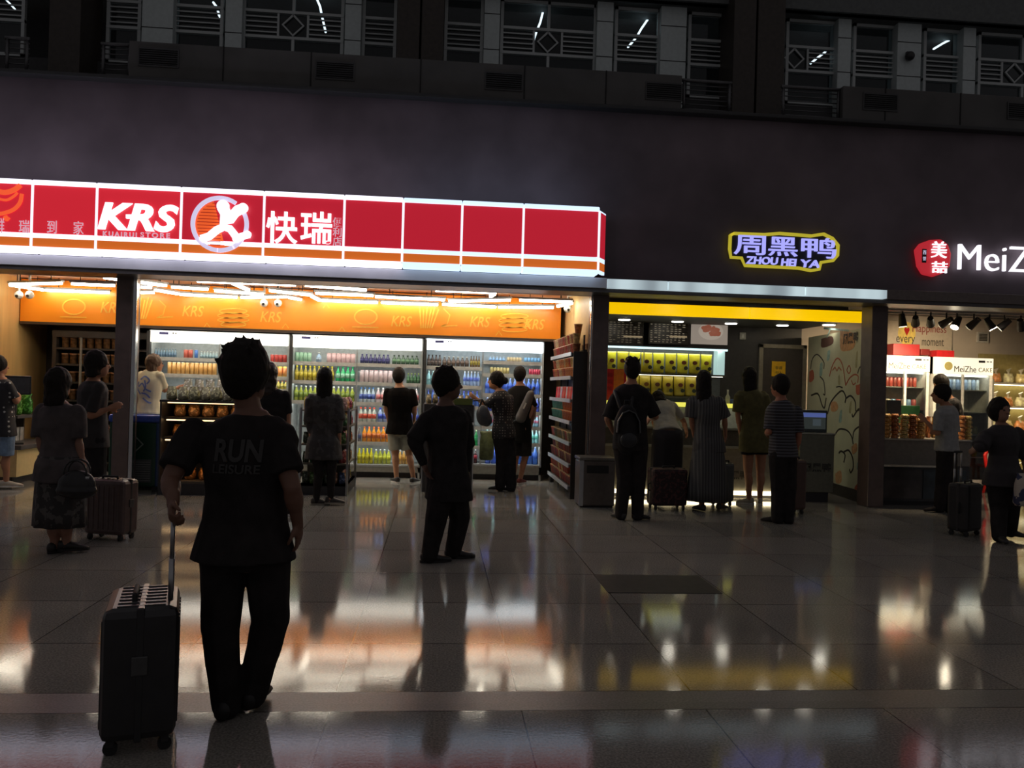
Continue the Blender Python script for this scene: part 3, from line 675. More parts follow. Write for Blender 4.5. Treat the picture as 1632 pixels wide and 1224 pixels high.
# middle cooler, left half
row(466, 497, 577, 17, 4, 'can', S(150, 190, 165), S(80, 60, 50), S(170, 215, 185), 'pale green carton drink on top left shelf of middle cooler', 'pale green drinks on the middle cooler top shelf')
row(503, 513, 577, 17, 1, 'slim', S(160, 190, 220), W_, S(190, 215, 235), 'single pale blue bottle on top shelf of middle cooler, left of pink drinks', 'single drinks')
row(520, 568, 577, 17, 6, 'can', S(215, 180, 180), S(90, 60, 55), S(230, 200, 205), 'pink white drink on top left shelf of middle cooler', 'pink drinks on the middle cooler top shelf')
row(468, 533, 607, 24, 9, 'round', S(170, 150, 50), YL, S(200, 180, 60), 'yellow green tea bottle on second shelf of middle cooler, left end', 'tea bottles on the middle cooler second shelf')
row(534, 568, 607, 25, 4, 'round', S(40, 170, 100), S(30, 150, 90), S(150, 200, 170), 'green bottle with green cap on second shelf of middle cooler beside long haired woman', 'green bottles on the middle cooler second shelf')
row(467, 566, 640, 24, 13, 'round', S(160, 170, 60), W_, S(120, 140, 50), 'yellow bottle on third shelf of middle cooler left of snack bags', 'yellow bottles on the middle cooler third shelf')
# middle cooler, right half
row(571, 622, 580, 19, 7, 'slim', S(60, 60, 110), S(55, 50, 130), S(80, 80, 140), 'dark violet bottle on top shelf of middle cooler, right half', 'violet bottles on the middle cooler top shelf')
row(624, 668, 580, 19, 6, 'round', S(60, 90, 70), S(50, 70, 60), S(110, 150, 115), 'dark green bottle on top shelf of middle cooler, right end', 'dark green bottles on the middle cooler top shelf')
row(571, 626, 610, 20, 7, 'can', S(200, 185, 185), S(190, 60, 70), S(205, 180, 180), 'pale red topped can on second shelf of middle cooler left of the man', 'pale red cans on the middle cooler second shelf', name='drink_can', cat='can')
row(647, 671, 611, 17, 4, 'slim', S(70, 110, 75), S(150, 170, 60), S(80, 120, 80), 'green bottle on second shelf of middle cooler right of the man', 'green bottles right of the man in shorts')
row(570, 598, 642, 24, 4, 'round', S(190, 205, 215), S(60, 120, 190), S(70, 90, 170), 'milky bottle with blue label on third shelf of middle cooler', 'blue label bottles on the middle cooler third shelf')
row(598, 668, 642, 24, 9, 'round', S(225, 205, 205), W_, S(200, 110, 110), 'milky bottle with red label on third shelf of middle cooler', 'red label bottles on the middle cooler third shelf')
row(570, 600, 673, 23, 4, 'round', S(190, 195, 180), S(235, 80, 50), S(215, 85, 60), 'red capped bottle on fourth shelf of middle cooler', 'red capped bottles on the middle cooler fourth shelf')
row(601, 668, 673, 23, 8, 'round', S(150, 165, 200), S(40, 60, 190), S(60, 80, 190), 'blue capped bottle on fourth shelf of middle cooler', 'blue capped bottles on the middle cooler fourth shelf')
row(568, 576, 705, 22, 1, 'round', S(120, 110, 110), S(120, 110, 110), S(70, 80, 120), 'single dull grey bottle at left end of fifth shelf of middle cooler', 'single drinks')
row(576, 668, 705, 24, 12, 'round', S(235, 150, 40), S(225, 110, 60), S(205, 105, 40), 'orange juice bottle on fifth shelf of middle cooler', 'orange juice bottles on the middle cooler fifth shelf')
row(567, 595, 738, 24, 4, 'round', S(205, 195, 30), S(200, 200, 40), S(190, 180, 30), 'bright yellow bottle at left end of bottom shelf of middle cooler', 'bright yellow bottles at the bottom of the middle cooler')
row(595, 623, 738, 23, 4, 'round', S(190, 195, 70), S(220, 225, 225), S(200, 205, 60), 'lime yellow bottle with white cap on bottom shelf of middle cooler', 'lime bottles at the bottom of the middle cooler')
row(634, 652, 738, 23, 3, 'round', S(215, 165, 90), S(225, 225, 225), S(205, 150, 60), 'amber bottle between the legs of the man in shorts', 'amber bottles at the bottom of the middle cooler')
# right cooler, left half
row(678, 704, 584, 19, 4, 'slim', S(70, 55, 50), S(60, 50, 45), S(120, 105, 95), 'dark brown bottle at left end of top shelf of right cooler', 'brown bottles on the right cooler top shelf')
row(704, 748, 584, 17, 6, 'round', S(90, 75, 65), S(210, 205, 190), S(110, 90, 75), 'brown bottle with pale cap on top shelf of right cooler', 'pale capped bottles on the right cooler top shelf')
row(748, 768, 585, 19, 4, 'round', S(120, 90, 50), S(100, 80, 60), S(170, 150, 60), 'amber bottle at the inner end of top shelf of right cooler', 'amber bottles on the right cooler top shelf')
row(677, 694, 614, 23, 2, 'jug', S(150, 205, 215), S(190, 220, 220), S(170, 215, 220), 'pale aqua bottle left of the dark walking man head', 'pale aqua bottles on the right cooler second shelf')
row(737, 767, 616, 24, 5, 'jug', S(150, 175, 215), S(220, 225, 235), S(70, 90, 200), 'clear water bottle with blue label on second shelf of right cooler', 'blue label water bottles on the right cooler second shelf')
row(678, 768, 647, 25, 12, 'jug', S(70, 105, 185), S(60, 70, 180), S(60, 90, 190), 'blue bottle on third shelf of right cooler above the reaching arm', 'blue bottles above the reaching arm')
row(690, 768, 709, 26, 11, 'jug', S(35, 140, 75), S(190, 220, 180), S(60, 150, 100), 'big green soda bottle under the dark bag beside the walking man', 'green soda bottles in the right cooler')
row(690, 768, 741, 26, 11, 'jug', S(60, 30, 35), S(210, 215, 225), S(170, 45, 60), 'big cola bottle with red label on bottom shelf of right cooler', 'cola bottles in the right cooler')
row(772, 800, 741, 28, 3, 'jug', S(75, 110, 215), S(90, 120, 220), S(70, 110, 215), 'big blue water bottle behind the staff woman legs', 'big blue water bottles left of the staff woman legs')
# right cooler, right half
row(778, 806, 576, 12, 5, 'slim', S(150, 185, 215), S(210, 220, 235), S(140, 180, 220), 'small pale blue bottle on top shelf of right cooler, right half', 'small pale blue bottles on the right cooler top shelf')
row_can(807, 832, 577, 9, 5, 'can', S(200, 180, 140), S(200, 185, 150), S(215, 190, 140), 'small tan can on top shelf of right cooler', 'small tan cans on the right cooler top shelf')
row_can(834, 862, 577, 10, 5, 'can', S(130, 180, 215), S(180, 205, 220), S(120, 175, 215), 'small light blue can at right end of top shelf of right cooler', 'small blue cans on the right cooler top shelf')
row_can(780, 812, 596, 11, 6, 'can', S(165, 150, 95), S(190, 180, 130), S(170, 150, 90), 'small olive can on second shelf of right cooler above staff woman', 'small olive cans on the right cooler second shelf')
row_can(842, 862, 597, 10, 5, 'can', S(180, 60, 80), S(210, 170, 120), S(190, 60, 85), 'small red can right of the back of the man with strap', 'small red cans on the right cooler second shelf')
#row(806, 822, 613, 15, 2, 'jug', S(120, 150, 215), S(200, 210, 235), S(60, 95, 205), 'blue label bottle between the heads of staff woman and man with strap', 'blue bottles between two heads')
row(772, 864, 628, 26, 12, 'jug', S(90, 130, 220), S(170, 190, 235), S(50, 85, 205), 'blue bottle on third shelf of right cooler right of man with strap', 'blue bottles on the right cooler third shelf')
row(772, 864, 656, 24, 12, 'jug', S(70, 95, 205), S(180, 195, 235), S(60, 80, 200), 'deep blue bottle on fourth shelf of right cooler by noodle shelf', 'deep blue bottles on the right cooler fourth shelf')
row(772, 864, 681, 23, 14, 'jug', S(150, 195, 220), S(205, 80, 110), S(200, 60, 95), 'clear bottle with pink red label on fifth shelf of right cooler', 'red label water bottles on the right cooler fifth shelf')
row(772, 864, 706, 22, 13, 'jug', S(150, 215, 225), S(205, 235, 240), S(70, 170, 150), 'clear bottle with teal label on sixth shelf of right cooler', 'teal label bottles on the right cooler sixth shelf')
row(803, 864, 741, 29, 6, 'jug', S(80, 130, 225), S(170, 200, 240), S(60, 110, 220), 'big blue water bottle at the bottom right of right cooler', 'big blue water bottles at the bottom of the right cooler')
# left cooler
row(238, 282, 571, 15, 8, 'slim', S(120, 150, 170), S(140, 160, 175), S(110, 140, 170), 'slim grey blue bottle on top shelf of left cooler', 'grey blue bottles on the left cooler top shelf')
row_can(292, 308, 571, 14, 2, 'can', S(205, 110, 90), S(200, 190, 180), S(205, 100, 85), 'red and white tub on top shelf of left cooler', 'red tubs on the left cooler top shelf')
row_can(309, 316, 571, 14, 1, 'can', S(80, 130, 205), W_, S(80, 130, 210), 'single blue tub on top shelf of left cooler', 'single drinks')
row(318, 348, 571, 12, 6, 'slim', S(170, 195, 200), W_, S(160, 190, 205), 'small pale bottle on top shelf of left cooler left of foreground head', 'pale bottles on the left cooler top shelf')
row_can(266, 346, 597, 19, 11, 'can', S(205, 160, 95), S(235, 225, 205), S(205, 150, 80), 'tan dessert cup with white lid on second shelf of left cooler', 'tan dessert cups on the left cooler second shelf')
row_can(430, 458, 576, 13, 4, 'can', S(200, 80, 70), S(225, 205, 200), S(205, 75, 70), 'red can at right end of left cooler top shelf', 'red cans at the right end of the left cooler')
row_can(434, 459, 599, 17, 3, 'can', S(225, 190, 80), S(215, 215, 120), S(225, 120, 80), 'red and yellow round tub at right end of left cooler second shelf', 'red and yellow tubs in the left cooler')
row(440, 459, 619, 15, 3, 'round', S(190, 170, 60), S(200, 60, 60), S(180, 165, 80), 'olive bottle at right end of left cooler third shelf', 'olive bottles in the left cooler')
row(446, 459, 645, 18, 2, 'round', S(120, 110, 130), S(70, 70, 150), S(110, 105, 150), 'violet bottle at right end of left cooler fourth shelf', 'violet bottles in the left cooler')

# ------------------------------------------------------------ soft packs, bags and cups
def lumpy(w, d, h, seed, amp=.16):
    """a filled soft bag: pinched top and bulging belly"""
    mb = MB(); rg = []
    for t, k, q in ((0, .80, .8), (.08, .95, 1), (.35, 1, 1), (.65, .95, .85), (.85, .8, .45), (.94, .85, .12), (1, .9, .05)):
        rg.append(((0, 0, h * t), (w / 2 * k, 0, 0), (0, d / 2 * q, 0)))
    mb.loft(rg, 14)
    rnd = random.Random(seed)
    mb.v = [(x + rnd.uniform(-1, 1) * amp * w * .2, y + rnd.uniform(-1, 1) * amp * d * .3, z + (rnd.uniform(-1, 1) * amp * h * .12 if z > .1 * h else 0)) for x, y, z in mb.v]
    return mb.mesh('bag')
def BAG(c):
    return memo(('bag', c), lambda: pat('blotch', tuple(x * .55 for x in c), tuple(min(1, x * 1.5 + .04) for x in c), 26, .22))  # pale blotches paint in the glossy highlights of the wrapping
def pack(name, cat, label, group, loc, w, d, h, col, seed=0, rz=0, tilt=0, rough=.3):
    loc = V(loc) + V((0, 0, .002))
    o = obj(name, lumpy(w, d, h, seed), BAG(col), None, smooth=True)
    o.location = loc; o.rotation_euler = (0, tilt, rz); tag(o, label, cat, group)
    return o
def cup_mesh(r0, r1, h):
    mb = MB(); mb.lathe((0, 0, 0), [(0, r0 * .9), (.004, r0), (h * .92, r1), (h * .93, r1 * 1.06), (h, r1 * 1.06)], 14); return mb

# bread stand in front of the left cooler
p0, p1 = at(252, 790, 10.95), at(400, 790, 10.95)
w_ = p1.x - p0.x
zt = at(300, 638, 10.95).z
bs = thing('bread_stand', 'dark tiered bread stand with warm lit decks behind foreground man', 'display stand', (p0.x, 10.98, 0))
obj('base_plinth', MB().box(0, 0, 0, w_, .75, at(300, 772, 10.95).z), DARK, bs)
tiers = [at(300, y, 10.95).z for y in (768, 728, 698, 666)]
LEDW = EM((1, .62, .28), 3.5)
obj('back_panel', MB().box(0, .7, 0, w_, .75, zt), DARK, bs)
obj('side_panel', MB().box(-.02, 0, 0, 0, .75, zt), DARK, bs); obj('side_panel', MB().box(w_, 0, 0, w_ + .02, .75, zt), DARK, bs)
for k, z in enumerate(tiers):
    s = obj('deck', MB().box(0, .02 + k * .03, z - .03, w_, .7, z), M((.12, .09, .06), .5), bs)
for k, z in enumerate(tiers[1:] + [zt]):
    obj('deck_light', MB().box(.03, .05 + k * .03, z - .045, w_ - .03, .08 + k * .03, z - .032), LEDW, bs)
obj('top_tray', MB().box(-.02, -.02, zt - .03, w_ + .02, .75, zt), DARK, bs)
lv = ['bottom deck', 'second deck', 'third deck', 'top deck']
for k, z in enumerate(tiers):
    for j in range(6):
        x = p0.x + .12 + j * (w_ - .24) / 5
        pack('bread_pack', 'bread pack', 'wrapped brown bread pack on the %s of the bread stand' % lv[k], 'bread packs on the ' + lv[k], (x, 11.26 + k * .03, z), .15, .2, .15, S(200, 130, 60) if k != 3 else S(205, 150, 95), k * 9 + j, random.uniform(-.12, .12))
for j in range(8):
    x = p0.x + .08 + j * (w_ - .1) / 7.5
    pack('salad_pack', 'food pack', 'pale plastic food pack lying along the front top of bread stand', 'pale packs on the bread stand top', (x, 11.12, zt), .125, .17, .17, S(215, 205, 170) if j % 2 else S(195, 190, 150), 80 + j, random.uniform(-.4, .4))
for j in range(7):
    x = p0.x + .2 + j * (w_ - .3) / 6
    pack('bread_bag', 'bread bag', 'white bread bag in the back row on top of bread stand', 'white bread bags on the bread stand top', (x, 11.4, zt), .125, .2, .27, S(240, 235, 215), 100 + j, random.uniform(-.4, .4))

# ice cream freezer behind the left pillar
fx0, fx1 = at(165, 780, 11.15).x, at(250, 780, 11.15).x; fzt = at(230, 662, 11.15).z
fr = thing('chest_freezer', 'green chest freezer with blue rim half hidden by the left pillar', 'freezer', ((fx0 + fx1) / 2, 11.6, 0))
h = (fx1 - fx0) / 2
obj('body', MB().box(-h, -.33, .06, h, .33, fzt - .1), M(S(24, 66, 46), .35, var=.15, scale=3), fr, .02)
obj('corner_trim', MB().box(h - .07, -.34, .06, h + .005, .335, fzt - .1), M(S(40, 70, 120), .3), fr, .015)
obj('rim', MB().box(-h - .01, -.35, fzt - .1, h + .01, .35, fzt), M(S(60, 90, 190), .25), fr, .025)
obj('glass_lid', MB().box(-h + .05, -.29, fzt, h - .05, .29, fzt + .012), GLASS(), fr)
gv = MB(); gv.box(h - .38, -.336, .12, h - .12, -.33, .42)
obj('grille', gv, M((.10, .11, .11), .5), fr)
gl = MB()
for k in range(9): gl.box(h - .37, -.343, .14 + k * .03, h - .13, -.336, .15 + k * .03)
obj('grille_bar', gl, M((.25, .25, .25), .5), fr)['kind'] = 'stuff'
dm = MB(); stroke(dm, [(-.02, 0), (.1, .12), (.22, 0), (.1, -.12), (-.02, 0)], .02, (h - .45, -.337, .62), (1, 0, 0), (0, 0, 1), (0, -.004, 0))
obj('diamond_badge', dm, M(S(150, 160, 150), .4), fr)
obj('foot', MB().box(-h + .05, -.3, 0, -h + .12, .3, .06), DARK, fr); obj('foot', MB().box(h - .12, -.3, 0, h - .05, .3, .06), DARK, fr)

# dark wall shelf in the left corner
nx0, nx1 = at(78, 600, YC).x, at(234, 600, YC).x; nzt = at(150, 528, YC).z
ns = thing('wall_shelf', 'dark tall wall shelf full of dim snack jars in the left corner', 'shelf', ((nx0 + nx1) / 2, YC + .1, 0)); h = (nx1 - nx0) / 2
dk = M((.035, .027, .022), .45)
obj('back_panel', MB().box(-h, .42, 0, h, .46, nzt), dk, ns)
obj('side_panel', MB().box(-h, -.02, 0, -h + .06, .44, nzt), dk, ns); obj('side_panel', MB().box(h - .04, -.02, 0, h, .44, nzt), dk, ns)
obj('header', MB().box(-h, -.03, nzt - .1, h, .44, nzt), dk, ns)
obj('upright', MB().box(-h + .42, -.04, .1, -h + .45, -.02, nzt - .1), M((.3, .3, .28), .4, .6), ns)
nsz = [.15, .5, .82, 1.12, 1.4, 1.68, 1.93]; sn = ['bottom', 'second', 'third', 'fourth', 'fifth', 'sixth', 'top']
for z in nsz: obj('shelf_board', MB().box(-h + .05, -.02, z - .03, h - .04, .42, z), dk, ns)
jar = M(S(110, 78, 48), .2, var=.5, scale=22, spec=.8); jars = cup_mesh(.052, .055, .15).mesh('jar'); jars.materials.append(jar); jars.polygons.foreach_set('use_smooth', [True] * len(jars.polygons))
lidm = MB().cyl((0, 0, .14), (0, 0, .16), .058).mesh('lid'); lidm.materials.append(M(S(150, 110, 80), .3))
for zi, z in enumerate(nsz[1:], 1):
    for k in range(9):
        g = thing('snack_jar', 'small brown snack jar on the %s shelf of the dark corner shelf' % sn[zi], 'jar', ((nx0 + nx1) / 2 - h + .16 + k * (2 * h - .3) / 9.3, YC + .17, z), 0, 'snack jars on the %s dark corner shelf' % sn[zi])
        link(bpy.data.objects.new('jar_body', jars), g); link(bpy.data.objects.new('jar_lid', lidm), g)

# low counter along the left wall, and goods on it
ca, cb = at(74, 702, 13.0), gr(75, 764)
cn = thing('counter', 'low beige counter with dark ledge along the left wall', 'counter', (XKL + .02, 11.75, 0))
cwd = 13.0 - 11.75; cz = at(74, 700, 13.0).z; cx = cb.x - XKL - .1
obj('counter_body', MB().box(0, 0, .1, cx - .03, cwd, cz - .06), cream, cn); obj('plinth', MB().box(0, .02, 0, cx - .09, cwd - .04, .1), DARK, cn)
obj('ledge', MB().box(0, -.02, cz - .06, cx + .03, cwd + .03, cz), M((.10, .09, .09), .4), cn, .01)
obj('raised_shelf', MB().box(0, .45, cz + .34, cx - .25, cwd, cz + .38), M((.09, .08, .08), .4), cn)
obj('shelf_support', MB().box(0, 1.18, cz, .3, 1.22, cz + .34), M((.09, .08, .08), .4), cn)
for k, (px, col, lab) in enumerate(((66, S(90, 150, 50), 'green leafy snack bag on the raised counter shelf'), (60, S(70, 140, 50), 'green snack bag behind the other one on counter shelf'))):
    q = at(px - 4, 665, 12.5 + k * .25); pack('snack_bag', 'snack bag', lab, 'green bags on the counter', (min(q.x, XKL + cx - .4), 12.45 + k * .3, cz + .38), .22, .14, .3, col, 200 + k)
o = obj('gift_box', MB().box(-.07, -.06, 0, .07, .06, .16), M(S(205, 200, 185), .5), None, .006); o.location = (XKL + .2, 12.3, cz + .382); tag(o, 'small white box beside green bags on the counter shelf', 'box')
for k in range(4):
    o = obj('snack_box', MB().box(-.04, -.05, 0, .04, .05, .19), M(S(185, 185, 180) if k else S(60, 60, 140), .45, var=.3), None, .004); o.location = (XKL + .38, 12.3 + k * .13, cz + .002)
    tag(o, 'small grey box lined up under the raised counter shelf' if k else 'small dark blue box at near end under the raised counter shelf', 'box', 'small boxes on the counter')
row_ = obj('sauce_bottle', MB().lathe((0, 0, 0), [(0, .035), (.13, .035), (.18, .015), (.22, .015)], 12), M(S(220, 160, 50), .25), None, smooth=True); row_.location = (XKL + cx - .1, 12.75, cz + .002); tag(row_, 'small orange bottle at the far end of the counter ledge', 'bottle')
mn = at(27, 614, 11.9); mo = thing('monitor', 'dark tilted checkout monitor beside person in polka dot shirt', 'monitor', (mn.x, 11.9, mn.z), .5)
obj('screen', MB().box(-.17, -.02, -.13, .17, .02, .13), M((.02, .022, .028), .25), mo, .01); obj('bezel_strip', MB().box(-.15, -.024, -.11, .15, -.02, .10), M((.05, .055, .07), .15), mo)
obj('stand', MB().cyl((0, .03, -.05), (-.05, .1, cz - mn.z + .012), .03).box(-.16, -.02, cz - mn.z + .003, .1, .2, cz - mn.z + .02), DARK, mo)
# ------------------------------------------------------------ snack gondola (left aisle)
def gondola(lab, x0, x1, y0, y1, ht, col=None):
    g = thing('snack_gondola', lab, 'shelf', ((x0 + x1) / 2, (y0 + y1) / 2, 0), 0, 'low snack gondolas in the shop aisle')
    h, d = (x1 - x0) / 2, (y1 - y0) / 2
    obj('base_plinth', MB().box(-h, -d, 0, h, d, .14), DARK, g)
    obj('centre_panel', MB().box(-h + .02, -.02, .1, h - .02, .02, ht), M((.09, .08, .06), .5), g)
    for sx in (-1, 1):
        for sy in (-1, 1): obj('upright', MB().box(sx * h - .015, sy * d - .015, 0, sx * h + .015, sy * d + .015, ht), STEEL, g)
    return g
gx0, gx1 = at(476, 790, 11.2).x, at(552, 790, 11.2).x; gh = at(520, 650, 11.2).z
g = gondola('low dark snack gondola with end bags right of long haired woman', gx0, gx1, 11.2, 12.3, gh)
h = (gx1 - gx0) / 2; yy = 11.75
gz = [.14, .42, .68, .92, gh - .03]
for z in gz: obj('shelf_board', MB().box(-h, -.55, z - .02, h, .55, z), M((.10, .085, .06), .5), g)
cols = [S(150, 60, 60), S(90, 120, 60), S(60, 110, 70), S(200, 150, 60), S(170, 120, 90), S(60, 80, 120)]
nm5 = ['bottom', 'second', 'third', 'fourth', 'top']
for zi, z in enumerate(gz):
    for k in range(6):
        lab = 'snack pack on the %s front shelf of the gondola by long haired woman' % nm5[zi]
        pack('snack_pack', 'snack pack', lab, 'snack packs on the %s gondola front' % nm5[zi], (gx0 + .06 + k * (2 * h - .1) / 5.4, 11.32, z), .088, .09, .15 if zi < 4 else .17, S(225, 185, 90) if zi == 4 and k < 4 else S(215, 170, 160) if zi == 4 else cols[(k + zi) % 6] if (k % 3) else S(60, 70, 50), zi * 7 + k, random.uniform(-.3, .3))
    for k in range(4):
        pack('snack_pack', 'snack pack', 'snack pack on the %s right side of the gondola by long haired woman' % nm5[zi], 'snack packs on the %s gondola side' % nm5[zi], (gx1 - .075, 11.42 + k * .15 + (.14 if k > 1 else 0), z), .1, .1, .17, [S(205, 150, 80), S(190, 110, 80), S(160, 60, 80), S(150, 140, 60)][(k + zi) % 4], 40 + zi * 7 + k, 1.4)
# second gondola with a dark end panel beside the walking man
hx0, hx1 = at(672, 790, 11.75).x, at(751, 790, 11.75).x; hh = at(735, 645, 11.75).z
g2 = gondola('dark gondola with green topped end panel behind the walking man', hx0, hx1, 11.75, 12.7, hh)
h2 = (hx1 - hx0) / 2
obj('end_panel', MB().box(-h2, -.5, 0, h2, -.47, hh), M((.04, .035, .033), .45), g2, .006)
obj('header_card', MB().box(h2 - .28, -.52, hh, h2 - .02, -.44, hh + .09), M(S(90, 100, 40), .5), g2)
obj('header_card', MB().box(h2 - .28, -.515, hh - .06, h2 - .02, -.5, hh), M((.03, .027, .025), .5), g2, label='dark lower header card')
for z in (.35, .7, 1.0): obj('shelf_board', MB().box(-h2, -.45, z - .02, h2, .47, z), DARK, g2)
obj('top_tray', MB().box(-h2, -.45, hh - .02, h2, .47, hh), DARK, g2)
for k in range(7):
    pack('snack_pack', 'snack pack', 'pale snack pack in the top tray left of walking man shoulder', 'pale packs in the top tray', (hx0 + .06 + k * .092, 11.95, hh), .082, .1, .13, [S(190, 170, 130), S(150, 130, 90), S(205, 195, 170)][k % 3], 140 + k, random.uniform(-.5, .5))
# dark bag hanging at the gondola
q = at(770, 662, 11.6); bag = thing('hanging_bag', 'dark rounded bag hanging beside the green topped gondola end', 'bag', q)
obj('bag_body', fuse(MB().ell((0, 0, 0), (.10, 0, 0), (0, .08, 0), (0, 0, .15)).ell((.05, 0, -.06), (.08, 0, 0), (0, .07, 0), (0, 0, .10)), .015, 3, .01), M((.05, .05, .055), .35), bag, smooth=True)
obj('bag_strap', MB().path([(.06, 0, .1), (-.02, .0, .22), (-.06, 0, .1)], .012).path([(-.02, 0, .22), (hx1 - q.x, .15, .2)], .010), BLACK, bag, smooth=True)
obj('tag', MB().box(-.20, -.09, -.135, -.13, -.085, -.10), M((.8, .8, .78), .4), bag, label='white tag')
q = at(776, 712, 12.2)
pb = obj('carrier_bag', lumpy(.22, .16, .42, 5), M(S(150, 160, 110), .35, var=.3, spec=.6), None, smooth=True); pb.location = (q.x, 12.25, at(776, 733, 12.25).z); tag(pb, 'pale translucent carrier bag hanging beside staff woman legs', 'bag')
# ------------------------------------------------------------ noodle shelf along the right wall
nx = at(905, 795, 11.25).x
zs_ = [at(905, py, 11.25).z for py in (776, 741, 706, 672, 637, 600, 562)]
sh = thing('noodle_shelf', 'tall dark side shelf of noodle cups running along the right wall', 'shelf', (nx, 11.25, 0))
dp = XP2a + .02 - nx; ln = 2.05
obj('end_panel', MB().box(.02, -.03, 0, dp - .01, 0, zs_[6] + .02), M((.03, .025, .022), .4), sh, .006)
obj('back_panel', MB().box(dp - .05, 0, .05, dp - .02, ln, zs_[6] + .05), M((.06, .05, .045), .5), sh)
for k in range(4): obj('upright', MB().box(dp - .07, k * ln / 3, 0, dp - .05, k * ln / 3 + .04, zs_[6] + .25), M((.06, .06, .06), .4, .5), sh)
obj('foot', MB().box(.02, 0, 0, .08, .06, zs_[0]), DARK, sh); obj('foot', MB().box(.02, ln - .1, 0, .08, ln, zs_[0]), DARK, sh)
for z in zs_:
    b_ = obj('shelf_board', MB().box(0, 0, z - .02, dp - .05, ln, z), M((.10, .10, .10), .45), sh)
    obj('price_rail', MB().box(-.015, 0, z - .04, 0, ln, z + .012), M((.50, .52, .55), .35), b_)
cupm = cup_mesh(.042, .058, .13).mesh('cup'); cupl = MB().cyl((0, 0, .128), (0, 0, .136), .062).mesh('lid')
on = ['bottom', 'second', 'third', 'fourth', 'fifth', 'sixth', 'top']
gc = [(S(165, 60, 45), S(150, 80, 60)), (S(130, 60, 50), S(120, 50, 45)), (S(120, 110, 60), S(150, 120, 40)), (S(190, 95, 40), S(60, 130, 110)), None, (S(205, 130, 70), S(180, 90, 60)), (S(170, 110, 75), S(160, 80, 60))]
for zi, z in enumerate(zs_):
    if gc[zi] is None:
        for k in range(13):
            o = obj('noodle_packet', MB().prism([(-.07, 0), (.07, 0), (.075, .18), (-.075, .18)], (0, -.015, 0), (1, 0, 0), (0, .1, 1), (0, .035, 0)), M([S(215, 60, 50), S(200, 190, 185), S(205, 50, 45), S(210, 110, 90)][k % 4], .25, var=.3, scale=20), None, .006)
            o.location = (nx + .10, 11.38 + k * .142, z + .003); o.rotation_euler = (0, 0, -1.25 + random.uniform(-.1, .1)); tag(o, 'flat red and white packet leaning on fifth shelf of noodle shelf', 'packet', 'leaning packets on the noodle shelf')
        continue
    for layer in range(2 if zi in (0, 1, 3, 5, 6) else 1):
        for k in range(13):
            if layer and random.random() < .12: continue
            col = random.choice([gc[zi][0], gc[zi][0], gc[zi][1], S(205, 175, 120), S(185, 70, 55)]) if zi != 3 else (gc[zi][0] if k < 6 else gc[zi][1])
            g = thing('noodle_cup', 'instant noodle cup in the %s on the %s shelf of noodle shelf' % ('upper layer' if layer else 'lower layer', on[zi]), 'cup', (nx + .075, 11.36 + k * .155, z + .002 + layer * .1385), 0, 'noodle cups on the %s shelf' % on[zi])
            c_ = cupm.copy(); c_.materials.append(M(col, .35, var=.55, scale=26)); c_.polygons.foreach_set('use_smooth', [True] * len(c_.polygons))
            link(bpy.data.objects.new('cup_body', c_), g)
            l_ = memo('cl', lambda: cupl); 
            if not l_.materials: l_.materials.append(M(S(190, 160, 120), .3))
            link(bpy.data.objects.new('cup_lid', l_), g)
q = (nx + .12, 11.5, zs_[6] + .281)
g = thing('noodle_cup', 'single noodle cup on top of the whole stack at shelf top', 'cup', q); link(bpy.data.objects.new('cup_body', c_), g); link(bpy.data.objects.new('cup_lid', cupl), g)
for k in range(3):
    g = thing('noodle_cup', 'noodle cup at the near right corner of shelf top beside beige wall', 'cup', (nx + .27, 11.36 + k * .165, zs_[6] + .002), 0, 'noodle cups on the top shelf corner'); link(bpy.data.objects.new('cup_body', c_), g); link(bpy.data.objects.new('cup_lid', cupl), g)
# litter bin at the pillar
bn = thing('litter_bin', 'grey brown metal litter bin in front of the middle pillar', 'bin', (gr(944, 804).x, 10.62, 0)); bh = at(945, 729, 10.45).z
hb = .23
obj('bin_body', MB().box(-hb, -.19, .02, hb, .19, bh - .04), M((.16, .135, .12), .35, .55), bn, .02)
obj('bin_top', MB().box(-hb - .008, -.198, bh - .04, hb + .008, .198, bh), M((.22, .20, .18), .3, .6), bn, .01)
obj('corner_strip', MB().box(-hb - .004, -.196, .02, -hb + .05, -.185, bh - .04), STEEL, bn); obj('base', MB().box(-hb + .02, -.17, 0, hb - .02, .17, .02), BLACK, bn)
obj('bin_opening', MB().box(-.14, -.195, bh - .2, .14, -.188, bh - .1), BLACK, bn)
# ============================================================ the middle shop: yellow bar, counter, packets, mural
YBAR = 12.0
def yz(px, py, Y): return at(px, py, Y).z
x0, x1 = at(969, 495, YBAR).x, XP3b + .3
yb = thing('yellow_light_bar', 'glowing yellow bar across the front of the middle shop', 'light bar', (x0, YBAR - .04, yz(1180, 508, YBAR)))
YEL = EM((.92, .55, .0), .95); L = x1 - x0; hb_ = yz(1180, 490, YBAR) - yb.location.z
xm = at(1192, 500, YBAR).x - x0
obj('bar_panel', MB().box(0, -.03, 0, xm - .006, .035, hb_), YEL, yb, .006); obj('bar_panel', MB().box(xm + .006, -.03, 0, L, .035, hb_), YEL, yb, .006)
obj('bar_frame', MB().box(0, -.025, hb_, L, .035, hb_ + .015), DARK, yb)
DL = EM((1, .93, .78), E_DOWN)
nmd = [('front soffit above the yellow bar', [(1092, 475), (1162, 479), (1233, 481), (1299, 484)], 2.86, 11.45), ('ceiling under the yellow bar', [(995, 510), (1080, 512.5), (1165, 515.5), (1247, 518.5), (1321, 521)], 2.64, 12.9)]
pos = ['leftmost', 'second from left', 'second from right', 'rightmost']
pos5 = ['leftmost', 'second from left', 'middle', 'second from right', 'rightmost beside the mural']
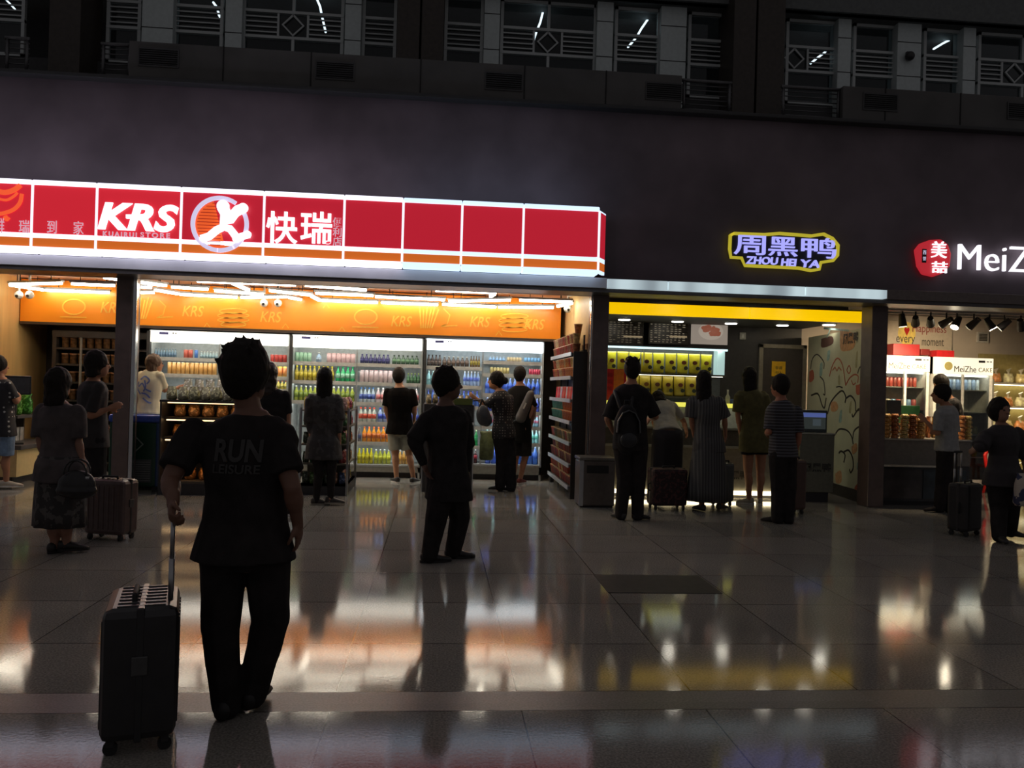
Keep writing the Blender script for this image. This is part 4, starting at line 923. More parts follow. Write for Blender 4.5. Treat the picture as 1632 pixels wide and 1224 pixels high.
for nm, pts, z, Y in nmd:
    for k, (px, py) in enumerate(pts):
        if px == 1321: Y = 12.5
        x = at(px, py, Y).x
        g = thing('downlight', 'round downlight in the %s, %s' % (nm, (pos if len(pts) == 4 else pos5)[k]), 'lamp', (x, Y, z), 0, 'downlights in the middle shop')
        obj('trim_ring', MB().cyl((0, 0, -.012), (0, 0, -.001), .115, n=20), STEEL, g)
        dim = len(pts) == 4 and k == 1
        obj('lamp_face', MB().cyl((0, 0, -.02), (0, 0, -.012), .092, n=20), EM((1, .93, .78), .8) if dim else DL, g)
# menu boards and the food picture on the back wall
YM = 13.42
def board(name, lab, cat, pxa, pya, pxb, pyb, mat, Y=YM, th=.03, group=None):
    pm, qm = (pxa + pxb) / 2, (pya + pyb) / 2
    a, b_ = at(pxa, qm, Y), at(pxb, qm, Y); t, d = at(pm, pya, Y), at(pm, pyb, Y); c = at(pm, qm, Y)
    g = thing(name, lab, cat, c, 0, group); hw, hh_ = (b_.x - a.x) / 2, (t.z - d.z) / 2
    obj('panel', MB().box(-hw, 0, -hh_, hw, th, hh_), mat, g, .004)
    return g, hw, hh_
mbm = M((.035, .03, .025), .4)
for pa, pb, lab, br in ((962, 1026, 'dim menu board at the far left of the middle shop back wall', .10), (1034, 1097, 'dim menu board beside the food picture', .2)):
    g, hw, hh_ = board('menu_board', lab, 'menu board', pa, 507, pb, 549, mbm, group='menu boards')
    ln = MB(); rnd = random.Random(pa)
    for r_ in range(11):
        for c_ in range(9):
            if rnd.random() < .85: 
                x = -hw + .03 + c_ * (2 * hw - .06) / 9; z = hh_ - .03 - r_ * (2 * hh_ - .04) / 11
                ln.box(x, -.003, z - .011, x + rnd.choice((.03, .045)), 0, z)
    obj('menu_lines', ln, EM((br, br * .85, br * .6), 1.0), g)['kind'] = 'stuff'
    obj('highlight_strip', MB().box(0 if pa < 1000 else .02, -.004, -hh_ * .45, hw - .02, 0, -hh_ * .32), EM((.22, .17, .10), 1.0), g)
g, hw, hh_ = board('food_picture', 'lit picture of reddish meat on a white plate on back wall', 'picture', 1102, 511, 1160, 549, EM((.22, .185, .155), 1.0))
fm = MB(); fm.prism(arc2(.02, .02, hw * .68, 0, 360, 28, hh_ * .72)[:-1], (0, -.004, 0), (1, 0, 0), (0, 0, 1), (0, .004, 0)); obj('plate', fm, EM((.28, .24, .20), 1.0), g)
mt_ = MB(); rnd = random.Random(4)
for k in range(26):
    a_, q_r = rnd.uniform(0, 6.28), rnd.random() ** .5
    mt_.prism(arc2(.02 + math.cos(a_) * q_r * hw * .48, .03 + math.sin(a_) * q_r * hh_ * .42, rnd.uniform(.03, .06), 0, 360, 9, rnd.uniform(.02, .04))[:-1], (0, -.008 - k * .0002, 0), (1, 0, 0), (0, 0, 1), (0, .003, 0))
obj('meat', mt_, EM((.20, .055, .03), .9), g)['kind'] = 'stuff'
# lit packet shelf
px0, px1 = at(962, 590, 13.1).x, at(1158, 590, 13.1).x; zt = yz(1060, 552, 13.1); 
z1s, z2s = yz(1060, 595, 13.1), yz(1060, 631, 13.1)
ps = thing('packet_shelf', 'lit wall shelf of yellow food packets behind the middle shop counter', 'shelf', (px0, 13.1, z2s))
W2 = px1 - px0; HT = zt - z2s
obj('back_panel', MB().box(0, .3, -.1, W2, .34, HT), M((.10, .11, .12), .5), ps)
obj('shelf_board', MB().box(0, 0, -.03, W2, .3, 0), M((.06, .055, .04), .4), ps); obj('shelf_board', MB().box(0, 0, z1s - z2s - .03, W2, .3, z1s - z2s), M((.06, .055, .04), .4), ps)
obj('top_board', MB().box(0, -.01, HT - .02, W2, .3, HT), DARK, ps)
obj('top_light', MB().box(.02, -.03, HT - .05, W2, .0, HT - .02), EM((.62, .85, .88), 1.4), ps)
obj('top_light', MB().box(.02, .04, HT - .03, W2 - .05, .09, HT - .021), EM((.95, 1, .85), 14), ps, label='strip light under the shelf top')
obj('under_light', MB().box(.02, .03, z1s - z2s - .036, W2 - .05, .06, z1s - z2s - .031), EM((1, .95, .75), 4), ps)
obj('side_light', MB().box(W2 - .12, .1, z1s - z2s, W2, .3, HT - .02), EM((.42, .60, .58), .8), ps)
for k in (.32, .78): obj('divider', MB().box(W2 * k, 0, HT - .32, W2 * k + .012, .02, HT - .05), STEEL, ps)
PKY = [S(205, 195, 40), S(195, 180, 35)]
def packet(lab, grp, x, y, z, w_, h_, seed, cy):
    g = thing('food_packet', lab, 'packet', (x, y, z + .002), 0, grp)
    mb = MB(); mb.loft([((0, 0, h_ * t), (w_ / 2 * kx, 0, 0), (0, .045 * ky, 0)) for t, kx, ky in ((0, .9, .8), (.1, 1, 1), (.5, .97, .9), (.85, 1, .4), (.93, 1, .1), (1, 1, .08))], 16)
    obj('packet_body', mb, M(cy, .28, var=.12, scale=20, spec=.7), g, smooth=True)
    rnd = random.Random(seed)
    obj('printed_food', MB().prism(arc2(rnd.uniform(-.02, .02), h_ * .55, w_ * .22, 0, 360, 12, h_ * .1)[:-1], (0, -.052, 0), (1, 0, 0), (0, .0, 1), (0, .006, 0)), M(rnd.choice([S(110, 50, 30), S(130, 80, 40), S(90, 40, 30)]), .5), g)
    obj('printed_badge', MB().prism(arc2(w_ * .24, h_ * .28, .032, 0, 360, 14)[:-1], (0, -.052, 0), (1, 0, 0), (0, 0, 1), (0, .006, 0)), M(S(50, 55, 45), .4), g)
for k in range(9):
    x = px0 + .13 + k * (W2 - .44) / 8.0
    packet('yellow food packet in the upper row of the lit packet shelf', 'upper row yellow packets', x, 13.2, z1s, .182, yz(1060, 563, 13.2) - z1s, k, PKY[k % 2])
for k in range(8):
    x = px0 + .13 + k * (W2 - .5) / 8.0
    packet('yellow food packet in the lower row of the lit packet shelf', 'lower row yellow packets', x, 13.2, z2s, .182, yz(1060, 599, 13.2) - z2s, 20 + k, S(185, 165, 45))
# red poster standing on the counter end
YK = 11.6
g, hw, hh_ = board('red_poster', 'red price poster with orange strip left of man with backpack', 'poster', 962, 588, 998, 640, M(S(200, 35, 35), .5), Y=12.1, th=.012)
obj('orange_strip', MB().box(-.02, -.004, -hh_, .13, 0, hh_ - .01), M(S(235, 130, 40), .5), g)
po = MB()
for k in range(3): po.box(-hw + .02, -.005, hh_ - .12 - k * .1, -.04, 0, hh_ - .06 - k * .1)
obj('price_block', po, M(S(170, 25, 30), .5), g)
stk_ = obj('stand', MB().box(-.02, .012, -hh_ - (hh_ * 0), .02, .03, 0).box(-.1, -.03, -hh_ - .012, .1, .1, -hh_), DARK, g)
# the counter
cxa, cxb = XP2b + .02, at(1256, 700, YK).x
ztop_ = yz(1100, 650, 11.75); zl = yz(1100, 681, YK); zg = yz(1100, 713, YK); zled = yz(1100, 785, YK)
ct = thing('shop_counter', 'pale lit shop counter with glass case and glowing strip at its foot', 'counter', (cxa, YK, 0)); cw = cxb - cxa
cwm = M((.30, .28, .22), .45)
obj('front_panel', MB().box(0, .0, zled + .05, cw, .05, zg), cwm, ct)
obj('body', MB().box(0, .05, .08, cw, .7, zl - .03), M((.14, .13, .10), .5), ct)
obj('foot_light', MB().box(.03, -.03, zled - .02, cw - .03, .04, zled + .03), EM((1, .84, .52), 5.0), ct, label='glowing warm strip light at the foot')
obj('plinth', MB().box(0, .05, 0, cw, .68, .08), DARK, ct)
obj('ledge', MB().box(0, -.05, zg, cw, .05, zg + .03), M((.5, .5, .42), .3), ct)
obj('counter_top', MB().box(0, .0, zl - .03, cw, .7, zl), M((.35, .36, .30), .3), ct)
gp = MB(); gp.prism([(0, 0), (cw, 0), (cw, 1), (0, 1)], (0, .03, zl), (1, 0, 0), (0, .22, ztop_ - zl), (0, .01, 0)); obj('sloping_front', gp, M((.38, .43, .36), .25), ct)
obj('glass_top', MB().box(0, .25, ztop_, cw, .68, ztop_ + .01), GLASS(), ct); obj('back_glass', MB().box(0, .67, zl, cw, .68, ztop_), GLASS(), ct)
obj('lit_price_strip', MB().box(.05, .24, ztop_ + .01, cw - .3, .25, ztop_ + .075), EM((.75, .70, .10), 1.1), ct, label='glowing yellow price strip')
obj('case_light', MB().box(.05, .62, ztop_ - .02, cw - .05, .66, ztop_ - .005), EM((.95, 1, .7), 6), ct)
for k in range(8):
    tr = thing('food_tray', 'metal tray of dark braised food inside the lit counter case', 'tray', (cxa + .3 + k * .38, YK + .45, zl + .003), 0, 'trays in the counter case')
    obj('tray_pan', MB().loft([((0, 0, 0), (.20, 0, 0), (0, .15, 0)), ((0, 0, .07), (.22, 0, 0), (0, .17, 0))], 4, PI / 4), STEEL, tr)
    obj('food_heap', fuse(MB().ell((0, 0, .08), (.10, 0, 0), (0, .08, 0), (0, 0, .04)), .012, 2, .02, 25, k), M(S(95, 55, 30), .35, var=.4, scale=40), tr)['kind'] = 'stuff'
lt = MB(); 
o = letters('counter_emblem', '周黑鸭', (at(1172, 755, YK).x - cxa, -.002, yz(1172, 757, YK)), .36, .13, M((.10, .095, .07), .5), ct, bold=.02, depth=.004)
g = thing('squeeze_bottle', 'clear bottle at the right end of the packet shelf above the counter', 'bottle', (at(1160, 640, 11.98).x, 11.99, ztop_ + .012))
obj('bottle_body', MB().lathe((0, 0, 0), [(0, .03), (.01, .035), (.16, .035), (.2, .014), (.24, .012)], 12), M((.5, .5, .45), .15), g, smooth=True); obj('bottle_cap', MB().cyl((0, 0, .24), (0, 0, .27), .014), WHITE, g)
o = obj('drink_box', MB().box(-.04, -.03, 0, .04, .03, .13), M(S(60, 80, 150), .4, var=.5, scale=30), None, .005); o.location = (at(1169, 640, 11.98).x, 11.99, ztop_ + .012); tag(o, 'small blue box beside the clear bottle on counter', 'box')
# door and wall bits
YD = 13.58
dxa, dxb = at(1207, 650, YD).x, at(1283, 650, YD).x; dzt = yz(1245, 549, YD)
d_ = thing('door_1', '', 'door', ((dxa + dxb) / 2, YD, 0)); d_['kind'] = 'structure'; del d_['label']; del d_['category']
h = (dxb - dxa) / 2
obj('door_frame', MB().box(-h, -.03, 0, -h + .07, .02, dzt).box(h - .07, -.03, 0, h, .02, dzt).box(-h, -.03, dzt - .07, h, .02, dzt), M((.30, .26, .20), .35, .4), d_, .006)
obj('door_leaf', MB().box(-h + .07, -.01, 0, h - .07, .02, dzt - .07), M((.055, .042, .035), .45), d_)
obj('door_handle', MB().cyl((h - .14, -.05, 1.0), (h - .26, -.05, 1.0), .012).cyl((h - .14, -.05, 1.0), (h - .14, -.01, 1.0), .014), STEEL, d_, smooth=True)
g, hw, hh_ = board('door_notice', 'yellow notice plate on the dark door of the middle shop', 'sign', 1230, 576, 1252, 600, M(S(235, 180, 20), .5), Y=YD - .03, th=.008)
letters('notice_characters', '非请', (0, -.002, .02), .12, .055, M((.05, .03, .01), .6), g, depth=.003); letters('notice_characters', '勿入', (0, -.002, -.06), .12, .045, M((.05, .03, .01), .6), g, depth=.003)
g, hw, hh_ = board('wall_switch', 'small white switch plate on the dark wall left of the door', 'switch', 1179, 530, 1189, 541, M((.5, .48, .42), .5), Y=13.58, th=.015)
obj('rocker', MB().box(-.02, -.006, -.03, .02, 0, .03), WHITE, g)
# mural wall
A_, B_ = V((6.03, 11.2, 0)), V((6.24, 13.45, 0))
dm_ = (B_ - A_); dm_.z = 0; dm_ = dm_.normalized()
A0 = A_ + dm_ * ((11.22 - A_.y) / dm_.y); B0 = A_ + dm_ * ((13.58 - A_.y) / dm_.y)
nm_ = V((-dm_.y, dm_.x, 0))
if nm_.x > 0: nm_ = -nm_            # towards the shop
mw = MB(); ML = (B0 - A0).length; MH = 2.5
mw.prism([(0, 0), (ML, 0), (ML, MH), (0, MH)], A0, dm_, (0, 0, 1), -nm_ * .08)
struct('wall_mural', mw, M(S(196, 194, 165), .5, var=.08, scale=3))
sk = MB(); sk.prism([(0, 0), (ML, 0), (ML, .17), (0, .17)], A0, dm_, (0, 0, 1), nm_ * .012); struct('baseboard_right', sk, M((.05, .042, .036), .4))
def mp(px, py):
    d = ray(px, py); t = (A0 - EYEP).dot(nm_) / d.dot(nm_); p = EYEP + d * t - A0
    return (p.dot(dm_), p.z)
def mural(name, strokes, wd, mat, lab):
    mb = MB()
    for s in strokes: stroke(mb, [mp(*p) for p in s], wd, A0 + nm_ * .001, dm_, (0, 0, 1), nm_ * .003)
    return tag(obj(name, mb, mat), lab, 'mural painting', 'painted marks on the mural wall')
INK = M((.035, .028, .022), .6); MRED = M(S(180, 95, 70), .6); MORG = M(S(200, 150, 105), .6, var=.2); MTEAL = M(S(145, 172, 165), .6, var=.2); MOLV = M(S(165, 158, 120), .6)
mural('painted_cloud_line', [curve((1319, 660), (1325, 640), (1341, 623), (1348, 632), (1347, 642)), curve((1348, 635), (1356, 631), (1363, 640), (1364, 655)), curve((1358, 660), (1360, 664), (1367, 654), (1374, 655), (1375, 668)), curve((1367, 653), (1372, 651), (1379, 651))], .028, INK, 'dark curling cloud line painted at mid height on the mural')
mural('painted_cloud_line', [curve((1330, 694), (1338, 684), (1350, 686), (1357, 695), (1360, 708)), curve((1359, 700), (1362, 686), (1374, 677))], .025, INK, 'dark curling line painted just above kiosk top height on the mural')
mural('painted_cloud_line', [curve((1337, 722), (1341, 719), (1347, 725), (1345, 737)), curve((1345, 720), (1353, 718), (1359, 730), (1360, 745), (1356, 753), (1354, 748))], .028, INK, 'dark hooked line painted low on the mural')
mural('painted_cloud_line', [curve((1292, 588), (1295, 572), (1303, 565), (1313, 577), (1313, 588)), curve((1307, 600), (1313, 608), (1315, 628), (1312, 628))], .022, INK, 'dark round arch painted at the far end of the mural')
mural('painted_cloud_line', [curve((1293, 630), (1304, 628), (1310, 645), (1314, 650), (1316, 640), (1317, 634))], .03, INK, 'dark wavy line painted beside the kiosk screen on the mural')
mural('painted_dash', [curve((1333, 617), (1338, 616), (1343, 618))], .022, INK, 'short dark dash painted over the highest cloud line')
mural('painted_red_mountain', [curve((1322, 600), (1327, 582), (1335, 571), (1343, 582), (1348, 614)), curve((1348, 614), (1354, 603), (1362, 597), (1368, 600), (1367, 610)), [(1327, 590), (1331, 585), (1334, 591), (1337, 585), (1341, 590)]], .022, MRED, 'red mountain outline painted in the middle of the mural')
mural('painted_red_ring', [curve((1352, 584), (1350, 590), (1353, 595), (1356, 590), (1354, 583), (1352, 584)), curve((1357, 606), (1360, 613), (1364, 610))], .018, MRED, 'small red ring painted right of the red mountain')
mural('painted_arc', [curve((1367, 595), (1371, 585), (1381, 580))], .022, INK, 'short dark arc painted at the near edge of the mural')
def blobm(name, pts, mat, lab):
    mb = MB()
    mb.prism([mp(*p) for p in curve(*pts, pts[0], n=4)[:-1]], A0 + nm_ * .0005, dm_, (0, 0, 1), nm_ * .0015); tag(obj(name, mb, mat), lab, 'mural painting', 'painted patches on the mural wall')
blobm('painted_orange_patch', [(1339, 526), (1352, 528), (1361, 533), (1363, 548), (1359, 556), (1352, 559), (1340, 557)], MORG, 'orange patch behind the painted sign at top of mural')
blobm('painted_red_patch', [(1364, 614), (1371, 611), (1375, 598), (1374, 615), (1371, 628), (1365, 628)], MRED, 'red bird like patch painted near the near edge of mural')
blobm('painted_red_patch', [(1290, 592), (1296, 590), (1297, 604), (1290, 609)], MRED, 'red patch painted at the far edge of mural')
blobm('painted_red_patch', [(1363, 775), (1370, 768), (1371, 778), (1368, 783), (1362, 780)], MRED, 'red patch painted near the foot of mural')
for pts, lab in (([(1319, 560), (1323, 558), (1322, 572), (1318, 575)], 'upper teal drip painted above the red mountain'), ([(1339, 655), (1342, 654), (1341, 672), (1337, 672)], 'teal drip painted right of the kiosk screen'), ([(1366, 738), (1373, 734), (1373, 746), (1366, 748)], 'teal patch painted low near the pillar'), ([(1307, 580), (1311, 578), (1310, 598), (1306, 598)], 'teal drip painted inside the far arch')): blobm('painted_teal_drip', pts, MTEAL, lab)
for pts, lab in (([(1324, 641), (1332, 640), (1336, 648), (1333, 655), (1325, 655)], 'pale orange round patch under the dark cloud line'), ([(1357, 712), (1365, 706), (1366, 718), (1359, 724)], 'pale orange patch low on the mural beside hooked line'), ([(1331, 755), (1340, 750), (1341, 768), (1333, 770)], 'pale orange patch at foot of mural by kiosk')): blobm('painted_orange_patch', pts, MORG, lab)
for pts, lab in (([(1365, 562), (1367, 560), (1366, 584), (1363, 584)], 'olive drip painted right of the orange patch'), ([(1355, 641), (1357, 640), (1356, 658), (1353, 656)], 'olive drip painted between two dark arches'), ([(1336, 600), (1338, 598), (1339, 612), (1336, 612)], 'olive drip painted under the red mountain')): blobm('painted_olive_drip', pts, MOLV, lab)
blobm('painted_plaque', [(1309, 540), (1326, 536), (1327, 548), (1310, 554)], M(S(95, 65, 55), .6), 'small brown hanging plaque painted at top of mural')
mural('painted_bracket_line', [[(1318, 538), (1324, 524)], [(1313, 523), (1353, 527)]], .03, MTEAL, 'teal bracket line painted above the brown plaque')
a_, b2 = mp(1344, 537), mp(1368, 541)
pc = A0 + dm_ * ((a_[0] + b2[0]) / 2) + V((0, 0, (a_[1] + b2[1]) / 2)) + nm_ * .003
o = letters('painted_characters', '周黑鸭', pc, abs(a_[0] - b2[0]), .17, INK, None, math.atan2(-dm_.y, -dm_.x), bold=.03, depth=.002); tag(o, 'dark painted characters on the orange patch of the mural', 'mural lettering')
# kiosk with screen
YKI = 11.32
ka, kb = at(1274, 745, YKI).x, at(1329, 745, YKI).x; kz = yz(1302, 690, YKI)
ki = thing('kiosk', 'grey green free standing kiosk beside the mural wall', 'kiosk', ((ka + kb) / 2, YKI, 0)); h = (kb - ka) / 2
km = M((.17, .17, .125), .5)
obj('kiosk_body', MB().box(-h, 0, .14, h, .4, kz - .02), km, ki, .008); obj('kiosk_plinth', MB().box(-h, .03, 0, h - .06, .38, .14), DARK, ki); obj('kiosk_top', MB().box(-h - .01, -.01, kz - .02, h + .01, .41, kz), M((.4, .4, .33), .3), ki)
letters('kiosk_emblem', '周黑鸭', (.0, -.002, yz(1302, 745, YKI)), .42, .13, M((.05, .05, .04), .5), ki, bold=.03, depth=.004)
ms = thing('kiosk_monitor', 'dark monitor with blue bar on its screen standing on the kiosk', 'monitor', ((ka + kb) / 2 - .03, YKI + .12, kz + .002)); mh = yz(1302, 654, YKI + .12) - kz
obj('monitor_case', MB().prism([(0, 0), (.22, 0), (.10, mh), (0, mh)], (-h * .95, -.02, 0), (0, 1, 0), (0, 0, 1), (h * 1.8, 0, 0)), M((.035, .045, .045), .35), ms, .008)
obj('screen', MB().box(-h * .85, -.026, mh * .15, h * .75, -.02, mh * .9), EM((.02, .024, .022), 1.0), ms); obj('screen_bar', MB().box(-h * .85, -.029, mh * .68, h * .75, -.026, mh * .88), EM((.06, .085, .24), 1.0), ms, label='glowing blue bar')
sl_ = MB(); sl_.box(.0, -.029, mh * .3, .12, -.026, mh * .6); obj('screen_window', sl_, EM((.035, .045, .05), 1.0), ms)

# ============================================================ the right shop: breads, glass fridges, spotlights
YR = 11.12
ra, rb = XP3b + .09, at(1546, 750, YR).x; rz = yz(1475, 700, YR); rl = yz(1475, 742, YR)
rc_ = thing('bread_counter', 'grey bread counter of the right shop with a bright ledge and dark pictures below', 'counter', (ra, YR, 0)); rw = rb - ra
obj('upper_panel', MB().box(0, 0, rl, rw, .6, rz - .02), M((.20, .18, .16), .5), rc_); obj('counter_top', MB().box(-.01, -.02, rz - .02, rw + .01, .62, rz), M((.45, .42, .37), .3), rc_)
obj('ledge', MB().box(0, -.06, rl - .02, rw * .75, 0, rl + .005), M((.75, .68, .55), .25, .3), rc_)
obj('lower_body', MB().box(0, .02, .06, rw, .6, rl), M((.04, .04, .045), .3), rc_); obj('plinth', MB().box(0, .04, 0, rw, .56, .06), DARK, rc_)
obj('front_picture', MB().box(.05, .01, .1, rw * .46, .02, rl - .06), M((.06, .05, .05), .3, var=.5, scale=4), rc_); obj('front_picture', MB().box(rw * .48, .01, .1, rw * .96, .02, rl - .06), M((.03, .045, .06), .3, var=.6, scale=4), rc_)
brc = [S(225, 165, 90), S(200, 125, 70), S(235, 195, 125), S(190, 115, 65)]
cn_ = ['leftmost', 'second', 'third', 'fourth', 'fifth']
for k, px in enumerate((1412, 1425, 1440, 1453, 1466)):
    x = at(px, 690, YR + .15).x
    for j in range(6 if k < 4 else 5):
        o = obj('bread_loaf', lumpy(.17, .11, .07, k * 7 + j, .22), BAG(brc[k % 4]), None, smooth=True)
        o.location = (x + random.uniform(-.006, .006), YR + .14, rz + .003 + j * .0575); o.rotation_euler = (PI / 2 * 0, 0, random.uniform(-.1, .1)); o.scale = (.68, 1.2, .8)
        tag(o, 'wrapped bread in the %s stack on the bread counter' % cn_[k], 'bread', '%s stack of wrapped breads' % cn_[k])
for k, px in enumerate((1535, 1545)):
    for j in range(6):
        o = obj('bread_loaf', lumpy(.17, .11, .07, 70 + k * 7 + j, .22), BAG(brc[k + 1]), None, smooth=True)
        o.location = (at(px - 3, 690, YR + .15).x, YR + .14, rz + .003 + j * .0575); o.scale = (.5, 1.2, .8)
        tag(o, 'wrapped bread in the %s stack right of the white shirt customer' % ('nearer' if k == 0 else 'outermost'), 'bread', '%s bread stack on the right' % ('nearer' if k == 0 else 'outermost'))
for k in range(5):
    o = obj('bread_loaf', lumpy(.26, .1, .07, 120 + k, .2), BAG(brc[k % 4]), None, smooth=True)
    o.location = (at(1452 + k * 9, 690, YR + .42).x, YR + .42, rz + .003); o.scale = (.3, .8, 4.4); tag(o, 'tall wrapped bread standing in the rear row of bread counter', 'bread', 'rear row of tall breads')
# glass door fridges
SHW = EM((1, .93, .74), .8)
def glass_fridge(lab, pxa, pxb, pyt, pyh, Y, logo):
    a, b_ = at(pxa, 650, Y).x, at(pxb, 650, Y).x; pm = (pxa + pxb) / 2; zt, zh = yz(pm, pyt, Y), yz(pm, pyh, Y)
    g = thing('glass_fridge', lab, 'fridge', ((a + b_) / 2, Y, 0), 0, 'white glass door cake fridges'); h = (b_ - a) / 2
    wm = M((.62, .60, .55), .4)
    obj('cabinet', MB().box(-h, .55, .1, h, .6, zt).box(-h, .04, .1, -h + .04, .6, zt).box(h - .04, .04, .1, h, .6, zt).box(-h, .04, zh, h, .6, zt), wm, g)
    hd = obj('lit_header', MB().box(-h, -.01, zh, h, .04, zt), SHW, g, .006, label='glowing white header')
    obj('display', MB().box(h - .26, -.016, zt - .075, h - .15, -.01, zt - .04), DARK, g); obj('button', MB().box(h - .12, -.015, zt - .065, h - .085, -.01, zt - .05).box(h - .065, -.015, zt - .065, h - .03, -.01, zt - .05), DARK, g)
    o = letters('header_letters', logo[0], (logo[1], -.012, zh + .09), logo[2], .10, M((.10, .085, .06), .5), g, depth=.004)
    o = letters('header_letters', 'CAKE', (logo[1] + logo[2] / 2 + .16, -.012, zh + .085), .24, .07, M((.20, .17, .12), .5), g, depth=.004)
    obj('door_frame', MB().box(-h, 0, .12, -h + .05, .04, zh).box(h - .05, 0, .12, h, .04, zh).box(-h, 0, .12, h, .04, .2).box(-.02, 0, .2, .02, .04, zh), wm, g, .005)
    obj('glass_door', MB().box(-h + .05, .016, .2, -.02, .022, zh), GLASS((.93, .95, .92)), g); obj('glass_door', MB().box(.02, .016, .2, h - .05, .022, zh), GLASS((.93, .95, .92)), g)
    obj('inner_light', MB().box(-h + .06, .08, zh - .03, h - .06, .11, zh - .005), EM((1, .97, .85), 7), g)
    obj('base', MB().box(-h + .02, .05, 0, h - .02, .58, .1), DARK, g)
    zs2 = [.2 + k * (zh - .3) / 4.4 for k in range(5)]
    for z in zs2: obj('wire_shelf', MB().box(-h + .04, .08, z - .012, h - .04, .54, z), M((.4, .4, .38), .4, .5), g)
    return (a + b_) / 2, h, zs2
YF2 = 12.9
xc1, h1, zs1 = glass_fridge('white glass door cake fridge nearest the dark pillar', 1404, 1480, 567, 592, YF2, ('MeiZhe', -.12, .36))
xc2, h2_, zs2 = glass_fridge('white glass door cake fridge behind the white shirt customer', 1487, 1581, 570, 597, YF2, ('MeiZhe', .02, .38))
obj_b = bpy.data.objects['glass_fridge.001']
obj('header_emblem', MB().prism(arc2(-.27, 0, .07, 0, 360, 20)[:-1], (0, -.014, zs2[-1] + (yz(1534, 584, YF2) - zs2[-1])), (1, 0, 0), (0, 0, 1), (0, .004, 0)), M(S(190, 175, 110), .5), obj_b)
def goods(xc, h, z, n, w_, ht, cols, lab, grp, y=YF2 + .2, name='drink_can', cat='can'):
    for k in range(n):
        x = xc - h + .1 + (k + .5) * (2 * h - .2) / n; cb_ = cols[k % len(cols)]
        me = memo(('goods', w_, ht, cb_), lambda: MB().lathe((0, 0, 0), [(0, w_ * .9), (.01, w_), (ht * .92, w_), (ht, w_ * .7)], 10).mesh('can'))
        if not me.materials: me.materials.append(M(cb_, .3, var=.3, scale=25)); me.polygons.foreach_set('use_smooth', [True] * len(me.polygons))
        o = link(bpy.data.objects.new(name, me)); o.location = (x, y, z + .002); tag(o, lab, cat, grp)
goods(xc1, h1, zs1[4], 9, .03, .16, [S(150, 60, 50), S(120, 50, 40)], 'red brown can on the top shelf of fridge nearest the pillar', 'red cans in the first cake fridge')
goods(xc1, h1, zs1[3], 7, .04, .17, [S(170, 80, 80), S(190, 180, 170), S(120, 150, 190)], 'mixed coloured tub on second shelf of fridge nearest the pillar', 'tubs in the first cake fridge')
goods(xc1, h1, zs1[2], 7, .04, .15, [S(200, 130, 70), S(180, 90, 60)], 'orange tub on the middle shelf of fridge nearest the pillar', 'orange tubs in the first cake fridge')
goods(xc2, h2_, zs2[4], 12, .03, .17, [S(150, 175, 210), S(190, 205, 220)], 'blue white can on the top shelf of fridge behind the customer', 'blue cans in the second cake fridge')
goods(xc2, h2_, zs2[2], 6, .05, .13, [S(190, 180, 120), S(160, 160, 110)], 'pale olive cake tub on middle shelf of fridge behind the customer', 'cake tubs in the second cake fridge')
goods(xc2, h2_, zs2[1], 6, .05, .13, [S(200, 190, 130), S(180, 170, 90)], 'pale cake tub on a low shelf of fridge behind the customer', 'low cake tubs in the second cake fridge')
# red boxes on top of the fridges
for pa, pb, pt, lab, c_ in ((1420, 1462, 548, 'dark red box on top of the fridge nearest the pillar', S(150, 30, 30)), (1464, 1478, 556, 'small dark red box at the inner end of first fridge top', S(120, 30, 28)), (1489, 1517, 558, 'bright red box on top of the second fridge', S(205, 35, 40))):
    a, b_ = at(pa, 560, YF2 + .2).x, at(pb, 560, YF2 + .2).x; zb_ = yz((pa + pb) / 2, 567 if pb < 1485 else 570, YF2) + .016
    o = obj('red_box', MB().box(a - (a + b_) / 2, -.12, 0, b_ - (a + b_) / 2, .12, yz((pa + pb) / 2, pt, YF2 + .1) - zb_), M(c_, .5), None, .006); o.location = ((a + b_) / 2, YF2 + .25, zb_); tag(o, lab, 'box', 'red boxes on the fridge tops')
# banner
g, hw, hh_ = board('wall_banner', 'white banner with balloon and dark lettering above the cake fridges', 'banner', 1414, 512, 1518, 560, M(S(200, 185, 165), .6, var=.05), Y=13.7, th=.01)
letters('banner_letters', 'Happiness', (.17, -.002, .12), .62, .18, M(S(150, 70, 60), .6), g, depth=.003)
letters('banner_letters', 'every', (-.26, -.002, -.09), .34, .15, M((.10, .08, .06), .6), g, depth=.003); letters('banner_letters', 'moment', (.24, -.002, -.10), .40, .12, M((.10, .08, .06), .6), g, depth=.003)
bl = MB(); bl.prism(arc2(-.24, .04, .16, 0, 360, 24, .2)[:-1], (0, -.0015, 0), (1, 0, 0), (0, 0, 1), (0, .001, 0)); obj('yellow_balloon', bl, M(S(235, 205, 110), .6), g)
ht_ = MB(); ht_.prism([(-.24, .0), (-.19, .10), (-.20, .15), (-.24, .13), (-.28, .15), (-.29, .10)], (0, -.003, 0), (1, 0, 0), (0, 0, 1), (0, .001, 0)); obj('red_heart', ht_, M(S(200, 40, 30), .5), g)
g, hw, hh_ = board('wall_vent', 'square pale rimmed vent on the grey wall of the right shop', 'vent', 1558, 529, 1576, 546, M((.55, .52, .47), .5), Y=13.7, th=.04)
obj('vent_opening', MB().box(-hw + .03, -.004, -hh_ + .03, hw - .03, 0, hh_ - .03), M((.04, .035, .03), .7), g)
vs_ = MB()
for k in range(6): vs_.box(-hw + .03, -.01, -hh_ + .05 + k * .025, hw - .03, -.003, -hh_ + .06 + k * .025)
obj('vent_slat', vs_, M((.3, .28, .25), .5), g)
